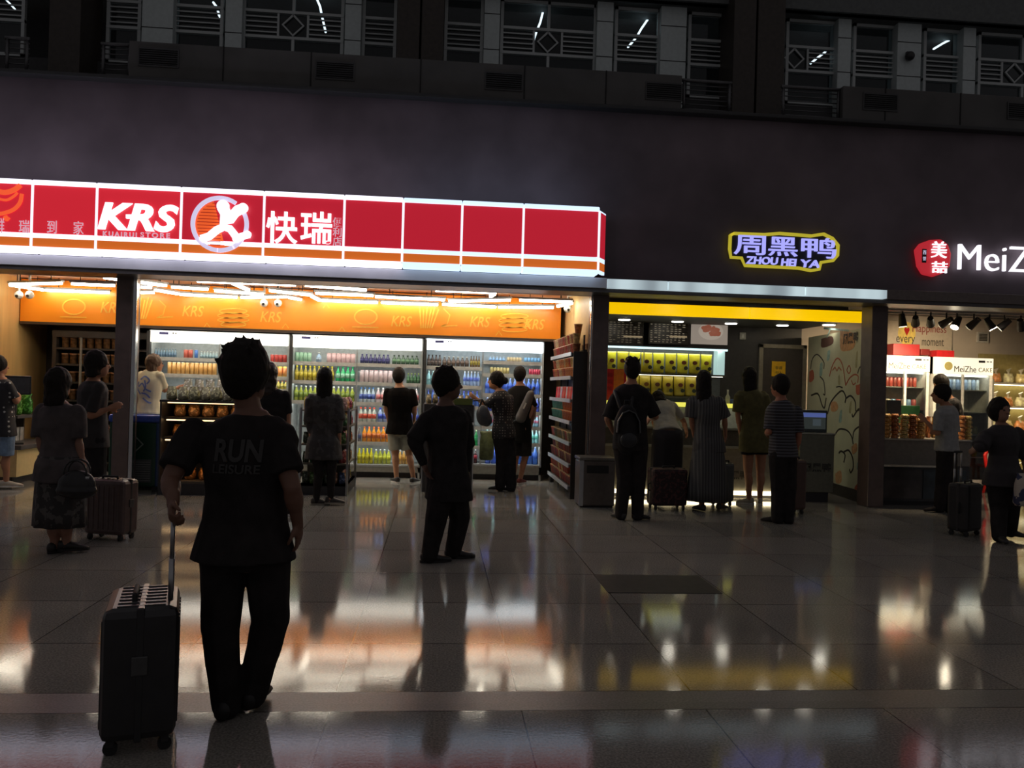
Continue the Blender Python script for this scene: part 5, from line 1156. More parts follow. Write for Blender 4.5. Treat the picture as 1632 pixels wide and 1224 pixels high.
# track spotlights
tr = thing('light_track', 'white light track hung across the front of the right shop', 'light track', (XP3b + .1, 11.7, 2.80))
obj('rail', MB().box(0, -.02, 0, 5.0, .02, .035), M((.55, .52, .48), .4), tr); obj('rail', MB().box(0, .38, 0, 5.0, .42, .035), M((.30, .28, .26), .4), tr)
for k in range(6): obj('hanger', MB().cyl((.2 + k * .9, 0, .035), (.2 + k * .9, 0, .15), .008, n=6), STEEL, tr); obj('hanger', MB().cyl((.2 + k * .9, .4, .035), (.2 + k * .9, .4, .15), .008, n=6), STEEL, tr)
sp = [(1438, 513, (.12, -.04, -1), 0, 'leftmost, pointing straight down'), (1459, 513, (.45, .75, -.45), 0, 'second from left, tilted right'), (1483, 514, (.5, .75, -.42), 0, 'third from left, tilted right'), (1508, 515, (-.35, .8, -.45), 0, 'over the right edge of the banner'), (1525, 511, (-.6, -.25, -.9), 1, 'lit, right of the banner'), (1552, 512, (-.3, .7, -.6), 0, 'left of the square vent'), (1577, 511, (.5, -.25, -.9), 1, 'lit, above the square vent'), (1601, 511, (-.6, .5, -.7), 0, 'right of the lit one by the vent'), (1627, 511, (.5, .5, -.7), 0, 'at the right edge of the picture')]
for px, py, d, lit, lab in sp:
    p = at(px, py, 11.7); p.z = 2.66; d = V(d).normalized()
    g = thing('track_spotlight', 'black track spotlight ' + lab, 'lamp', p, 0, 'track spotlights of the right shop')
    obj('lamp_body', MB().loft([(-d * .10, d.orthogonal().normalized() * .04, d.cross(d.orthogonal().normalized()) * .04), (-d * .02, d.orthogonal().normalized() * .05, d.cross(d.orthogonal().normalized()) * .05), (d * .09, d.orthogonal().normalized() * .062, d.cross(d.orthogonal().normalized()) * .062)], 16), M((.025, .022, .022), .4), g, smooth=False)
    obj('lamp_face', MB().cyl(d * .091, d * .096, .054, n=16), EM((1, .86, .62), E_SPOT if lit else 2.5), g)
    obj('stem', MB().cyl((0, 0, 0), (0, 0, .14), .012), DARK, g)
    ld = bpy.data.lights.new('spot_beam', 'SPOT'); ld.energy = 36 if lit else 90; ld.spot_size = R(80); ld.spot_blend = .6; ld.color = (1, .80, .52); ld.shadow_soft_size = .05
    lo = link(bpy.data.objects.new('spot_beam', ld), g); lo.location = d * .11; lo.rotation_euler = (d if not lit else V((d.x, .3, d.z))).to_track_quat('-Z', 'Y').to_euler()
# bread rack at the right
YRK = 13.2
rx0, rx1 = at(1584, 640, YRK).x, 11.0
rk = thing('bread_rack', 'lit wall rack of bagged breads at the right edge of the picture', 'shelf', (rx0, YRK, 0)); wk = rx1 - rx0
za = [yz(1610, y, YRK) for y in (762, 725, 686, 648, 610)]
obj('back_panel', MB().box(0, .40, 0, wk, .44, za[4] + .5), M(S(165, 150, 95), .5), rk); obj('side_panel', MB().box(-.03, 0, 0, 0, .44, za[4] + .05), M((.35, .32, .26), .5), rk)
for z in za: 
    s = obj('shelf_board', MB().box(0, 0, z - .025, wk, .40, z), M((.40, .36, .30), .4), rk)
    obj('shelf_light', MB().box(.05, .30, z - .04, wk - .05, .34, z - .026), EM((1, .88, .55), 6), s)
obj('base', MB().box(0, .03, 0, wk, .4, za[0] - .03), M((.4, .36, .3), .5), rk)
rn = ['bottom', 'second', 'third', 'fourth', 'top']
for zi, z in enumerate(za):
    for k in range(6):
        g = thing('bagged_bread', 'clear bag of pale bread on the %s shelf of the lit rack' % rn[zi], 'bread', (rx0 + .14 + k * .23, YRK + .17, z + .003), random.uniform(-.3, .3), 'bagged breads on the %s rack shelf' % rn[zi])
        obj('bread', lumpy(.18, .16, .16, zi * 9 + k), M([S(235, 205, 140), S(225, 150, 90), S(240, 220, 170)][(k + zi) % 3], .3, var=.35, scale=25, spec=.8), g, smooth=True)
        obj('tied_bag_top', MB().loft([((0, 0, .13), (.05, 0, 0), (0, .04, 0)), ((0, 0, .168), (.012, 0, 0), (0, .012, 0)), ((0, 0, .20), (.035, .01, .012), (0, .016, 0)), ((.006, 0, .235), (.06, .02, .02), (-.01, .014, 0))], 9), M(S(230, 220, 195), .2, var=.1, spec=.9), g)
# till and green box on the counter
p = at(1433, 664, YR + .45)
g = thing('till_screen', 'black till screen among the breads on the counter', 'monitor', (at(1428, 680, YR + .42).x, YR + .5, rz + .002), .2); hh_ = yz(1430, 638, YR + .5) - rz
obj('screen', MB().box(-.13, -.015, hh_ - .24, .13, .015, hh_), M((.02, .02, .02), .3), g, .008); obj('stand', MB().box(-.03, .015, 0, .03, .04, hh_ - .1).box(-.09, -.04, 0, .09, .08, .015), DARK, g)
g = obj('green_box', MB().box(-.20, -.1, 0, .20, .1, .28), M(S(25, 70, 35), .5, var=.1), None, .008); g.location = (at(1447, 640, 12.2).x, 12.3, 1.12); tag(g, 'dark green box behind the till screen', 'box')
bc = thing('back_cupboard', 'low dark cupboard behind the bread counter under the green box', 'cupboard', (g.location.x, 12.3, 0)); obj('cupboard_body', MB().box(-.3, -.15, 0, .3, .15, 1.10), M((.12, .10, .09), .5), bc); obj('cupboard_top', MB().box(-.32, -.17, 1.10, .32, .17, 1.118), M((.2, .18, .16), .4), bc)
# red stool
q = gr(1572, 784)
g = thing('plastic_chair', 'bright red plastic chair between the suitcase handle and woman in front of right shop', 'chair', (q.x, 12.6, 0)); PR = M(S(205, 35, 30), .35)
st_ = MB(); st_.loft([((0, 0, .40), (.17, 0, 0), (0, .17, 0)), ((0, 0, .43), (.19, 0, 0), (0, .19, 0))], 8, PI / 8); obj('seat', st_, PR, g)
for sx_ in (-1, 1):
    for sy_ in (-1, 1): obj('leg', MB().cap((sx_ * .18, sy_ * .18, .015), (sx_ * .12, sy_ * .12, .41), .02, .026), PR, g, smooth=True)
obj('backrest', MB().path([(-.16, .15, .43), (-.17, .18, .62), (-.1, .2, .72), (.1, .2, .72), (.17, .18, .62), (.16, .15, .43)], .028), PR, g, smooth=True)
# dark plate let into the floor
fp = MB(); P4 = [V((1.29, 6.05)), V((2.18, 6.05)), V((2.18, 6.62)), V((1.29, 6.62))]
fp.box(1.30, 6.05, .0005, 2.17, 6.63, .004)
o = obj('floor_sticker', fp, M((.018, .016, .016), .55, spec=.2, var=.3, scale=14)); tag(o, 'dark worn rectangular sticker on the granite floor in front of the middle shop', 'floor sticker')
# ============================================================ people
SKIN = M(S(175, 125, 98), .55, spec=.3, var=.06); HAIR = M((.018, .014, .012), .6, spec=.15, var=.3, scale=60, stretch=(6, 6, 1)); HAIRB = M((.10, .055, .03), .45, var=.3, scale=60, stretch=(6, 6, 1))
CLB = M((.028, .024, .024), .9, spec=.15, var=.25, scale=12); CLD = M((.028, .025, .025), .9, spec=.15, var=.25, scale=12)
def hand(mb, wr, d, nrm, curl=.5, k=1.0, thumb=1, grip=False):
    """palm, four unequal bent fingers and a thumb from the palm's side"""
    d = V(d).normalized(); nrm = V(nrm); nrm = (nrm - d * nrm.dot(d)).normalized(); s = d.cross(nrm)
    mb.ell(wr + d * .045 * k, s * .040 * k, nrm * .017 * k, d * .052 * k, 12, 9)
    mb.cap(wr - d * .03, wr + d * .02, .027 * k, .026 * k)
    for i, (off, ln) in enumerate(((-.031, .066), (-.0105, .078), (.0105, .072), (.031, .056))):
        p = wr + d * (.082 - abs(off) * .25) * k + s * off * k; a = curl * (.45 + .06 * i); r = .0092 * k
        for j, q in enumerate((.45, .32, .25)):
            v = d * math.cos(a) + nrm * math.sin(a) + s * off * (1.2 if not grip else .2); e = p + v.normalized() * ln * q * k
            mb.cap(p, e, r, r * .9, 8); p = e; r *= .92; a += curl * .8
    p = wr + d * .025 * k + s * thumb * -.034 * k + nrm * .006
    v1 = (d * .75 - s * thumb * .65 + nrm * .25).normalized(); e = p + v1 * .036 * k; mb.cap(p, e, .0125 * k, .0105 * k, 8)
    v2 = (d * .95 - s * thumb * .1 + nrm * .35 * (1 + curl)).normalized(); mb.cap(e, e + v2 * .028 * k, .0105 * k, .009 * k, 8)
def person(label, Y, J, face=0, sex='m', k=1.0, hface=None, shirt=None, sleeve=.75, hem=-.22, flare=0, legs=None, leg_to='ankle', skirt=None, hair='short', hairmat=None, hairlen=.3, shoe=None, lk=1.12, toes=None, arms=None, skin=None, vox=.0115, curl=.5, eyes=False, hk=1.1, hand_n=None, spikes=False, sole=False, sleeve_r=1.0, shoe_label=None):
    a = R(face); f = V((math.sin(a), math.cos(a), 0)); r = V((math.cos(a), -math.sin(a), 0))
    hip0 = at(J['hip'][0], J['hip'][1], Y); rx = hip0.x
    def P(p): q = at(p[0], p[1], Y + (p[2] if len(p) > 2 else 0)); return V((q.x - rx, q.y - Y, q.z))
    g = thing('person', label, 'person', (rx, Y, 0))
    Hc, Nc = P(J['hip']), P(J['neck'])
    if not J.get('lean', 0): Nc.z = max(Nc.z, P(J['top']).z - .272 * hk)
    d = (Nc - Hc); L = d.length; d = d / L; fw = d.cross(r)
    if sex == 'm': prof = [(-.16, .10, .09), (-.06, .155, .112), (.06, .162, .118), (.2, .152, .110), (.4, .146, .104), (.62, .168, .118), (.80, .182, .115), (.90, .155, .095), (.97, .085, .07), (1.02, .062, .06)]
    else: prof = [(-.16, .10, .09), (-.06, .160, .115), (.06, .168, .122), (.2, .145, .105), (.4, .125, .092), (.62, .142, .115), (.80, .155, .105), (.90, .132, .085), (.97, .075, .065), (1.02, .054, .054)]
    prof = [(t, x * k, y * k) for t, x, y in prof]
    sk = skin or SKIN
    sh = {}
    for s, n in ((-1, 'l'), (1, 'r')):
        sh[n] = P(J['s' + n]) if 's' + n in J else Hc + d * L * .865 + r * s * (.165 if sex == 'm' else .145) * k
        if 's' + n not in J and r.x < 0: pass
    if r.x < 0 and 'sl' not in J: sh['l'], sh['r'] = sh['r'], sh['l']
    hp_ = {}
    for s, n in ((-1, 'l'), (1, 'r')):
        q = s if r.x >= 0 else -s
        hp_[n] = P(J['h' + n]) if 'h' + n in J else Hc - V((0, 0, .03)) + r * q * .085 * k
    b = MB()
    b.loft([(Hc + d * L * t, r * x, fw * y) for t, x, y in prof], 16)
    top = P(J['top']); ha = R(face if hface is None else hface); hf = V((math.sin(ha), math.cos(ha), 0)); hr = V((math.cos(ha), -math.sin(ha), 0))
    lean = J.get('lean', 0)
    C = top - V((0, 0, .128 * hk)) ; up = V((0, 0, 1))
    if lean: up = (V((0, 0, 1)) * math.cos(lean) + hf * math.sin(lean)).normalized(); C = top - up * .128; hfw = (hf * math.cos(lean) - V((0, 0, 1)) * math.sin(lean))
    else: hfw = hf
    H_k = hk
    b.ell(C, hr * .074 * H_k, hfw * .094 * H_k, up * .116 * H_k, 16, 11)
    b.ell(C - up * .055 * H_k + hfw * .025 * H_k, hr * .056 * H_k, hfw * .070 * H_k, up * .065 * H_k, 14, 9)
    b.cap(C + hfw * .088 * H_k + up * .005, C + hfw * .108 * H_k - up * .025, .010, .014, 8)
    b.ell(C + hfw * .085 * H_k - up * .062, hr * .022, hfw * .012, up * .009, 10, 5); b.ell(C + hfw * .072 * H_k + up * .022, hr * .05, hfw * .018, up * .012, 10, 5)
    for s in (-1, 1): b.ell(C + hr * s * .076 * H_k - hfw * .005 - up * .008, hr * .010, hfw * .018, up * .030, 8, 6)
    nr = .056 if sex == 'm' else .047
    b.cap(Nc - d * .03, C - up * .07 - hfw * .015, nr * k, nr * .95)
    arm_pts = {}
    for n in 'lr':
        if 'e' + n not in J: continue
        e, w_ = P(J['e' + n]), P(J['w' + n]); arm_pts[n] = (sh[n], e, w_)
        m_ = .92 if sex == 'f' else 1.0
        b.cap(sh[n], e, .052 * m_ * k, .040 * m_); b.ell(e + (w_ - e) * .28, *[v * q for v, q in zip(((w_ - e).normalized().orthogonal().normalized(), (w_ - e).normalized().cross((w_ - e).normalized().orthogonal().normalized()), (w_ - e).normalized()), (.043 * m_, .043 * m_, .09))], 10, 7); b.cap(e, w_, .038 * m_, .027 * m_)
        hd = (P(J['f' + n]) - w_) if 'f' + n in J else (w_ - e)
        nn = (hand_n or {}).get(n, V((0, 0, 0)) - r * (1 if (sh[n] - Hc).dot(r) > 0 else -1) + f * .2)
        hand(b, w_, hd, nn, curl if not isinstance(curl, dict) else curl[n], 1.0 if sex == 'm' else .92, thumb=(1 if (sh[n] - Hc).dot(r) > 0 else -1))
    feet = {}
    for n in 'lr':
        if 'a' + n not in J: continue
        kn, an = P(J['k' + n]), P(J['a' + n])
        c_ = .80 if (legs and leg_to in ('ankle', 'tight')) else 1.0
        b.cap(hp_[n], kn, .082 * k * c_, .054 * k * c_); b.cap(kn, an, .050 * k * c_, .036 * c_)
        dn = (an - kn); b.ell(kn + dn * .3 - f * .012, V((1, 0, 0)) * .052 * k * c_, V((0, 1, 0)) * .056 * k * c_, dn.normalized() * .12, 10, 7)
        ta = R((toes or {}).get(n, face)); td = V((math.sin(ta), math.cos(ta), 0)); z0 = max(0, an.z - .085); feet[n] = (an, td, z0)
        b.cap(an, V((an.x, an.y, z0 + .04)) - td * .02, .036, .034); b.cap(V((an.x, an.y, z0 + .035)) - td * .02, V((an.x, an.y, z0 + .028)) + td * .13, .03, .022)
    obj('body', fuse(b, vox, 3), sk, g, smooth=True)
    if eyes:
        for s in (-1, 1): obj('eye', MB().ell(C + hfw * .084 * H_k + hr * s * .032 + up * .003, hr * .013, hfw * .010, up * .008, 10, 7), M((.03, .02, .015), .2, var=0), g, smooth=True)
    # hair
    hm = hairmat or HAIR; h = MB()
    h.ell(C + up * .022 - hfw * .016, hr * .090 * H_k, hfw * .104 * H_k, up * .114 * H_k, 18, 11); h.ell(C - hfw * .05 - up * .02, hr * .074 * H_k, hfw * .055 * H_k, up * .085 * H_k, 14, 9)
    rnd = random.Random(label)
    if spikes:
        for i in range(46):
            u, v = rnd.uniform(-1, 1), rnd.uniform(-1, .9); q = C + up * .022 - hfw * .016 + hr * u * .082 + hfw * v * .085 + up * .112 * math.sqrt(max(.05, 1 - .6 * u * u - .5 * v * v))
            h.cap(q, q + (up * .9 + hr * (u * .8 - .25) + hfw * v * .5).normalized() * rnd.uniform(.018, .036), .015, .006, 6)
    if hair in ('bob', 'long'):
        ln = hairlen
        h.loft([(C + up * .03 - hfw * .03, hr * .088, hfw * .085), (C - up * .03 - hfw * .035, hr * .096, hfw * .082), (C - up * .10 - hfw * .035, hr * .098, hfw * .075), (C - up * (.10 + ln * .5) - hfw * .055, hr * .092, hfw * .055), (C - up * (.10 + ln) - hfw * .05, hr * (.085 if hair == 'bob' else .06), hfw * .04)], 16)
    if hair == 'bun': h.ell(C - hfw * .125 + up * .0, hr * .055, hfw * .055, up * .055, 12, 9)
    if hair == 'round': h.ell(C - up * .005 - hfw * .02, hr * .118, hfw * .100, up * .125, 16, 11)
    obj('hair', fuse(h, min(vox, .009), 2, .006 if hair != 'short' else .004, 38, 3), hm, g, smooth=True)
    # upper garment
    if shirt:
        t = MB(); pr = [(tt, x + .020, y + .020) for tt, x, y in prof if tt > .1 and tt < .99]
        lo = [(hem, prof[2][1] + .028 + flare, prof[2][2] + .028 + flare), (.06, prof[2][1] + .022 + flare * .4, prof[2][2] + .022 + flare * .4)]
        t.loft([(Hc + d * L * tt, r * x, fw * y) for tt, x, y in lo + pr] + [(Hc + d * L * .985, r * .074 * k, fw * .07 * k)], 20)
        for n in arm_pts:
            s_, e, w_ = arm_pts[n]
            if sleeve <= 0: t.cap(s_ - d * .02, s_ + (e - s_) * .05, .062 * k, .06 * k); continue
            q = s_ + (e - s_) * min(1, sleeve); t.cap(s_, s_ + (q - s_) * .5, .060 * k, .063 * k * sleeve_r); 
            dd = (q - s_).normalized(); X = dd.orthogonal().normalized(); Z = dd.cross(X); rr_ = .064 * k * sleeve_r
            t.loft([(s_, X * rr_ * .9, Z * rr_ * .9), (q, X * rr_ * .98, Z * rr_ * .98)], 14)
            if sleeve > 1: t.cap(e, e + (w_ - e) * (sleeve - 1), .056 * k, .044)
        obj('shirt', fuse(t, min(vox, .0115), 3, .0075, 8, len(label)), shirt, g, smooth=True)
    if legs:
        t = MB(); pr = [(tt, x + .012, y + .012) for tt, x, y in prof if -.2 < tt < .3]
        t.loft([(Hc + d * L * tt, r * x, fw * y) for tt, x, y in pr], 18)
        for n in feet:
            kn, an = P(J['k' + n]), feet[n][0]
            if leg_to == 'ankle':
                t.cap(hp_[n], kn, .093 * k * lk, .074 * k * lk)
                q = V((an.x, an.y, feet[n][2] + .055)); t.cap(kn, q, .072 * k * lk, .058 * k * lk)
            elif leg_to == 'tight': t.cap(hp_[n], kn, .086 * k, .060 * k); t.cap(kn, an, .058 * k, .042); t.ell(kn + (an - kn) * .3 - f * .01, V((1, 0, 0)) * .056 * k, V((0, 1, 0)) * .06 * k, V((0, 0, .12)), 10, 7)
            else:
                q = hp_[n] + (kn - hp_[n]) * leg_to; dd = (q - hp_[n]).normalized(); X = dd.orthogonal().normalized(); Z = dd.cross(X)
                t.loft([(hp_[n], X * .098 * k, Z * .098 * k), (q, X * .092 * k, Z * .092 * k)], 14)
        obj('trousers' if leg_to in ('ankle', 'tight') else 'shorts', fuse(t, min(vox, .0115), 3, .0065, 9, len(label) + 3), legs, g, smooth=True)
    if skirt:
        m_, zh, rt, rb_ = skirt
        t = MB(); c0 = Hc + (d * L * .18 if not lean else V((0, -.02, .06))); c1 = V((Hc.x, Hc.y, zh)); rg = []
        for i in range(7):
            q = i / 6; c = c0.lerp(c1, q); w2 = rt + (rb_ - rt) * q ** .8; rg.append((c, r * w2, f * w2 * .78))
        n_ = 40; t.loft(rg, n_)
        # pleats that deepen towards the hem
        for i, v in enumerate(t.v):
            ri, ai = divmod(i, n_)
            if ri < 7: c = rg[ri][0]; s_ = 1 + .07 * (ri / 6) * math.sin(ai * 2 * PI / n_ * 9 + ri * .25); t.v[i] = (c.x + (v[0] - c.x) * s_, c.y + (v[1] - c.y) * s_, v[2])
        obj('skirt', t, m_, g, smooth=True)
    if shoe:
        for n in feet:
            an, td, z0 = feet[n]; sd = V((td.y, -td.x, 0)); o0 = V((an.x, an.y, z0)); q = 1.0 if sex == 'm' else .88
            rg = []
            for x, wd, ht, zz in ((-.075, .018, .03, .03), (-.065, .034, .085, 0), (-.02, .038, .095, 0), (.05, .042, .075, 0), (.11, .048, .055, 0), (.165, .042, .042, 0), (.195, .022, .028, 0)):
                rg.append((o0 + td * x * q + V((0, 0, zz + ht / 2 + .004)), sd * wd * q, V((0, 0, ht / 2))))
            sh_ = obj('shoe', MB().loft(rg, 12), shoe, g, smooth=True)
            if sole:
                obj('sole', MB().loft([(o0 + V((0, 0, .001)) + td * .06 * q, td * .14 * q, sd * .05 * q), (o0 + V((0, 0, .022)) + td * .06 * q, td * .142 * q, sd * .051 * q)], 16), WHITE if sole is True else sole, sh_)
    return g, P, (Hc, Nc, d, r, f, C)

# --- the foreground man with his suitcase
fore, FP, fi = person('person in black tee with faded back lettering, hand on tall suitcase, standing nearest', 3.78,
    dict(top=(394, 540), neck=(400, 660), hip=(388, 872), sl=(309, 688), sr=(436, 685), el=(271, 766, -.12), wl=(276, 797, -.22), fl=(274, 817, -.25), er=(466, 778, -.10), wr=(474, 832, -.04), fr=(479, 872, .0),
         hl=(356, 880), hr=(424, 880), kl=(352, 1000), al=(361, 1112), kr=(432, 985, .02), ar=(402, 1096, .08)),
    face=0, hface=14, k=1.08, shirt=CLB, sleeve=.76, hem=-.085, flare=.028, legs=M((.026, .022, .022), .9, spec=.15, var=.3, scale=10), hair='short', spikes=True, shoe=M((.014, .012, .012), .5), toes={'l': 5, 'r': 8}, vox=.0075, curl={'l': 1.5, 'r': .45}, hk=1.2, lk=1.05, sleeve_r=1.12, skin=M(S(120, 85, 68), .55, var=.06))
from mathutils.bvhtree import BVHTree
shirt_o = [c for c in fore.children if c.name.startswith('shirt')][0]
bv = BVHTree.FromPolygons([v.co for v in shirt_o.data.vertices], [p.vertices[:] for p in shirt_o.data.polygons])
def on_back(s, x0, y0, x1, y1, mat, **kk):
    A = FP((x0, y0)); B = FP((x1, y1)); me = text_mesh(s, B.x - A.x, A.z - B.z, depth=.004, **kk); c = (A + B) / 2
    for v in me.vertices:
        p = V((v.co.x + c.x, 0, v.co.z + c.z)); hit = bv.ray_cast(V((p.x, -2, p.z)), V((0, 1, 0)))
        y = hit[0].y if hit[0] else -.12
        v.co = V((p.x, y - .002 + v.co.y, p.z))
    return obj('back_lettering', me, mat, fore, label='faded grey lettering')
LET = M((.05, .047, .046), .6)
on_back('RUN', 354, 696, 430, 733, LET, bold=.03, shear=.12); on_back('LEISURE', 350, 735, 425, 751, LET, bold=.02, shear=.08)
# --- others in the left half
person('person in black polka dot shirt and denim shorts at the left edge', 11.3, dict(top=(-1, 566), neck=(2, 604), hip=(5, 685), er=(26, 640, -.05), wr=(30, 632, .15), el=(-24, 640), wl=(-20, 665), kl=(-6, 725), al=(-6, 765), kr=(10, 727), ar=(10, 766)), face=35, shirt=pat('dots', (.02, .018, .022), (.5, .48, .45), 16), sleeve=.8, hem=-.12, legs=M(S(120, 145, 175), .8, var=.3, scale=14), leg_to=.95, shoe=M(S(185, 175, 160), .6), toes={'l': 60, 'r': 70}, sole=True)
person('person with shoulder length hair in grey blouse and patterned skirt beside brown suitcase', 7.3, dict(top=(95, 585), neck=(95, 645), hip=(98, 745), el=(64, 700), wl=(72, 735), er=(124, 700, -.03), wr=(132, 738, -.05), kl=(88, 825), al=(87, 870), kr=(108, 822), ar=(106, 862)), face=15, sex='f', k=1.12, shirt=M((.075, .06, .06), .8, var=.4, scale=7), sleeve=.95, hem=-.2, flare=.035, skirt=(pat('blotch', (.03, .026, .026), (.09, .08, .075), 16), at(98, 838, 7.3).z, .19, .22), hair='bob', hairlen=.10, shoe=M((.02, .016, .015), .5), toes={'l': 20, 'r': 70}, sole=M((.015, .012, .012), .6), sleeve_r=1.1, skin=M(S(150, 108, 88), .55))
person('person in dark tee reaching right with bare forearm behind the grey blouse woman', 8.6, dict(top=(156, 558), neck=(148, 610), hip=(148, 695), el=(132, 660, -.12), wl=(152, 672, -.05), er=(145, 662, -.15), wr=(172, 652, -.1), kl=(138, 765), al=(136, 818), kr=(156, 765), ar=(156, 818)), face=50, hface=60, shirt=M((.03, .026, .026), .8), sleeve=.9, hem=-.2, legs=CLD, shoe=CLD, hair='bob', hairlen=.03, eyes=True)
WT = person('person in white tee with blue back print behind the green freezer', 12.15, dict(top=(247, 564), neck=(241, 588), hip=(236, 668), el=(217, 630), wl=(222, 655), er=(262, 622, .1), wr=(282, 618, .2), kl=(230, 715), al=(230, 762), kr=(243, 715), ar=(244, 762)), face=25, hface=60, sex='f', k=1.12, shirt=pat('blotch', S(225, 215, 185), S(225, 215, 185), 9), sleeve=.8, hem=-.08, flare=.02, legs=CLD, shoe=CLD, hair='bob', hairlen=.02, hairmat=HAIRB, eyes=True)
wt = WT[0]; wP = lambda px, py: at(px, py, 12.15) - V((wt.location.x, 12.15, 0))
wsh = [c for c in wt.children if c.name.startswith('shirt')][0]
bv2 = BVHTree.FromPolygons([v.co for v in wsh.data.vertices], [p.vertices[:] for p in wsh.data.polygons])
pr_ = MB()
for pts in (curve((228, 605), (236, 600), (244, 606), (240, 612)), curve((225, 616), (232, 611), (238, 620), (246, 624)), curve((230, 626), (238, 628), (244, 634)), curve((224, 608), (222, 618), (228, 628)), curve((232, 634), (240, 640), (246, 642)), curve((236, 606), (238, 616), (234, 624))):
    stroke(pr_, [(wP(*p).x, wP(*p).z) for p in pts], .022, (0, 0, 0), (1, 0, 0), (0, 0, 1), (0, -.003, 0))
vv = []
for x, y, z in pr_.v:
    hit = bv2.ray_cast(V((x, -2, z)), V((0, 1, 0))); vv.append((x, (hit[0].y if hit[0] else -.1) - .002 + y, z))
pr_.v = vv; obj('back_print', pr_, M(S(120, 135, 190), .7), wt, label='blue printed figure')
person('person with long dark hair mostly hidden behind the foreground man', 9.44, dict(top=(430, 576), neck=(434, 622), hip=(440, 705), el=(418, 670), wl=(420, 700), er=(458, 668), wr=(460, 698), kl=(432, 765), al=(432, 815), kr=(450, 762), ar=(455, 812)), face=10, sex='f', shirt=CLD, legs=CLD, leg_to='tight', hair='long', hairlen=.2, hairmat=M((.025, .014, .010), .35), shoe=CLD, toes={'l': 0, 'r': 60}, sole=True)
person('person with long straight hair and open dark cardigan before the drinks cooler', 10.3, dict(top=(518, 585), neck=(517, 632), hip=(516, 708), el=(494, 672), wl=(496, 702, -.05), er=(540, 670), wr=(541, 702), kl=(508, 755), al=(504, 798), kr=(528, 752), ar=(527, 792)), face=-8, sex='f', k=1.02, shirt=pat('blotch', (.04, .034, .032), (.07, .062, .058), 12), sleeve=1.5, hem=-.28, flare=.035, legs=CLB, leg_to='tight', hair='long', hairlen=.32, shoe=M((.05, .04, .035), .5), toes={'l': 70, 'r': 75}, sole=M((.30, .27, .22), .6), sleeve_r=1.3)
person('person in plain black tee and pale shorts facing the middle cooler', 12.75, dict(top=(636, 585), neck=(637, 619), hip=(638, 685), el=(615, 650), wl=(619, 670, .1), er=(661, 650), wr=(660, 670, .1), kl=(630, 722), al=(632, 762), kr=(652, 722), ar=(659, 762)), face=0, k=1.1, shirt=M((.006, .005, .005), .9, spec=.1), sleeve=.9, hem=-.1, flare=.02, legs=M(S(165, 165, 150), .8), leg_to=.85, shoe=M((.03, .028, .028), .5), toes={'l': -25, 'r': 25}, sole=True, hairmat=HAIR, skin=M(S(205, 150, 115), .5))
person('person all in black walking right across the floor in front of the gondola', 7.1, dict(top=(714, 583), neck=(710, 645), hip=(714, 770), sl=(684, 666), sr=(738, 664, .08), el=(660, 702, -.06), wl=(676, 742, -.08), er=(742, 712, .15), wr=(744, 752, .2), hl=(704, 778, -.04), hr=(726, 776, .05), kl=(694, 835, -.04), al=(684, 882, -.04), kr=(733, 825, .1), ar=(722, 876, .14)), face=38, hface=75, k=1.12, shirt=CLD, sleeve=1.85, hem=-.2, flare=.015, legs=CLB, shoe=M((.016, .014, .014), .5), toes={'l': 75, 'r': 80}, eyes=True, sole=M((.02, .018, .018), .6), hk=1.2, spikes=True, sleeve_r=1.2, skin=M(S(110, 80, 65), .55))
person('person with hair bun and polka dot blouse reaching left beside the cooler', 11.95, dict(top=(791, 591), neck=(797, 622), hip=(803, 690), sl=(786, 638, -.1), sr=(812, 636, .12), el=(776, 646, -.1), wl=(759, 635, -.1), er=(812, 668, .15), wr=(796, 676, .1), kl=(800, 730), al=(797, 772), kr=(813, 732), ar=(815, 774)), face=-55, hface=-75, sex='f', k=1.12, shirt=pat('dots', (.014, .012, .013), (.28, .25, .22), 26), sleeve=1.0, hem=-.12, legs=CLD, hair='bun', shoe=M((.015, .013, .013), .3), toes={'l': -75, 'r': -60}, eyes=True, skin=M(S(205, 145, 105), .5))
person('person in dark tee and knee shorts with grey strap bag by the noodle shelf', 12.9, dict(top=(829, 583), neck=(829, 616), hip=(828, 692), el=(848, 650, -.05), wl=(838, 678, -.08), er=(852, 650, .05), wr=(846, 680, .1), sl=(815, 630), sr=(844, 630), kl=(822, 728), al=(817, 764), kr=(837, 728), ar=(829, 764)), face=20, k=1.08, shirt=M((.012, .011, .011), .9, spec=.15), sleeve=.9, hem=-.15, legs=CLD, leg_to=.95, shoe=M(S(110, 45, 40), .5), toes={'l': 10, 'r': 30}, sole=True)
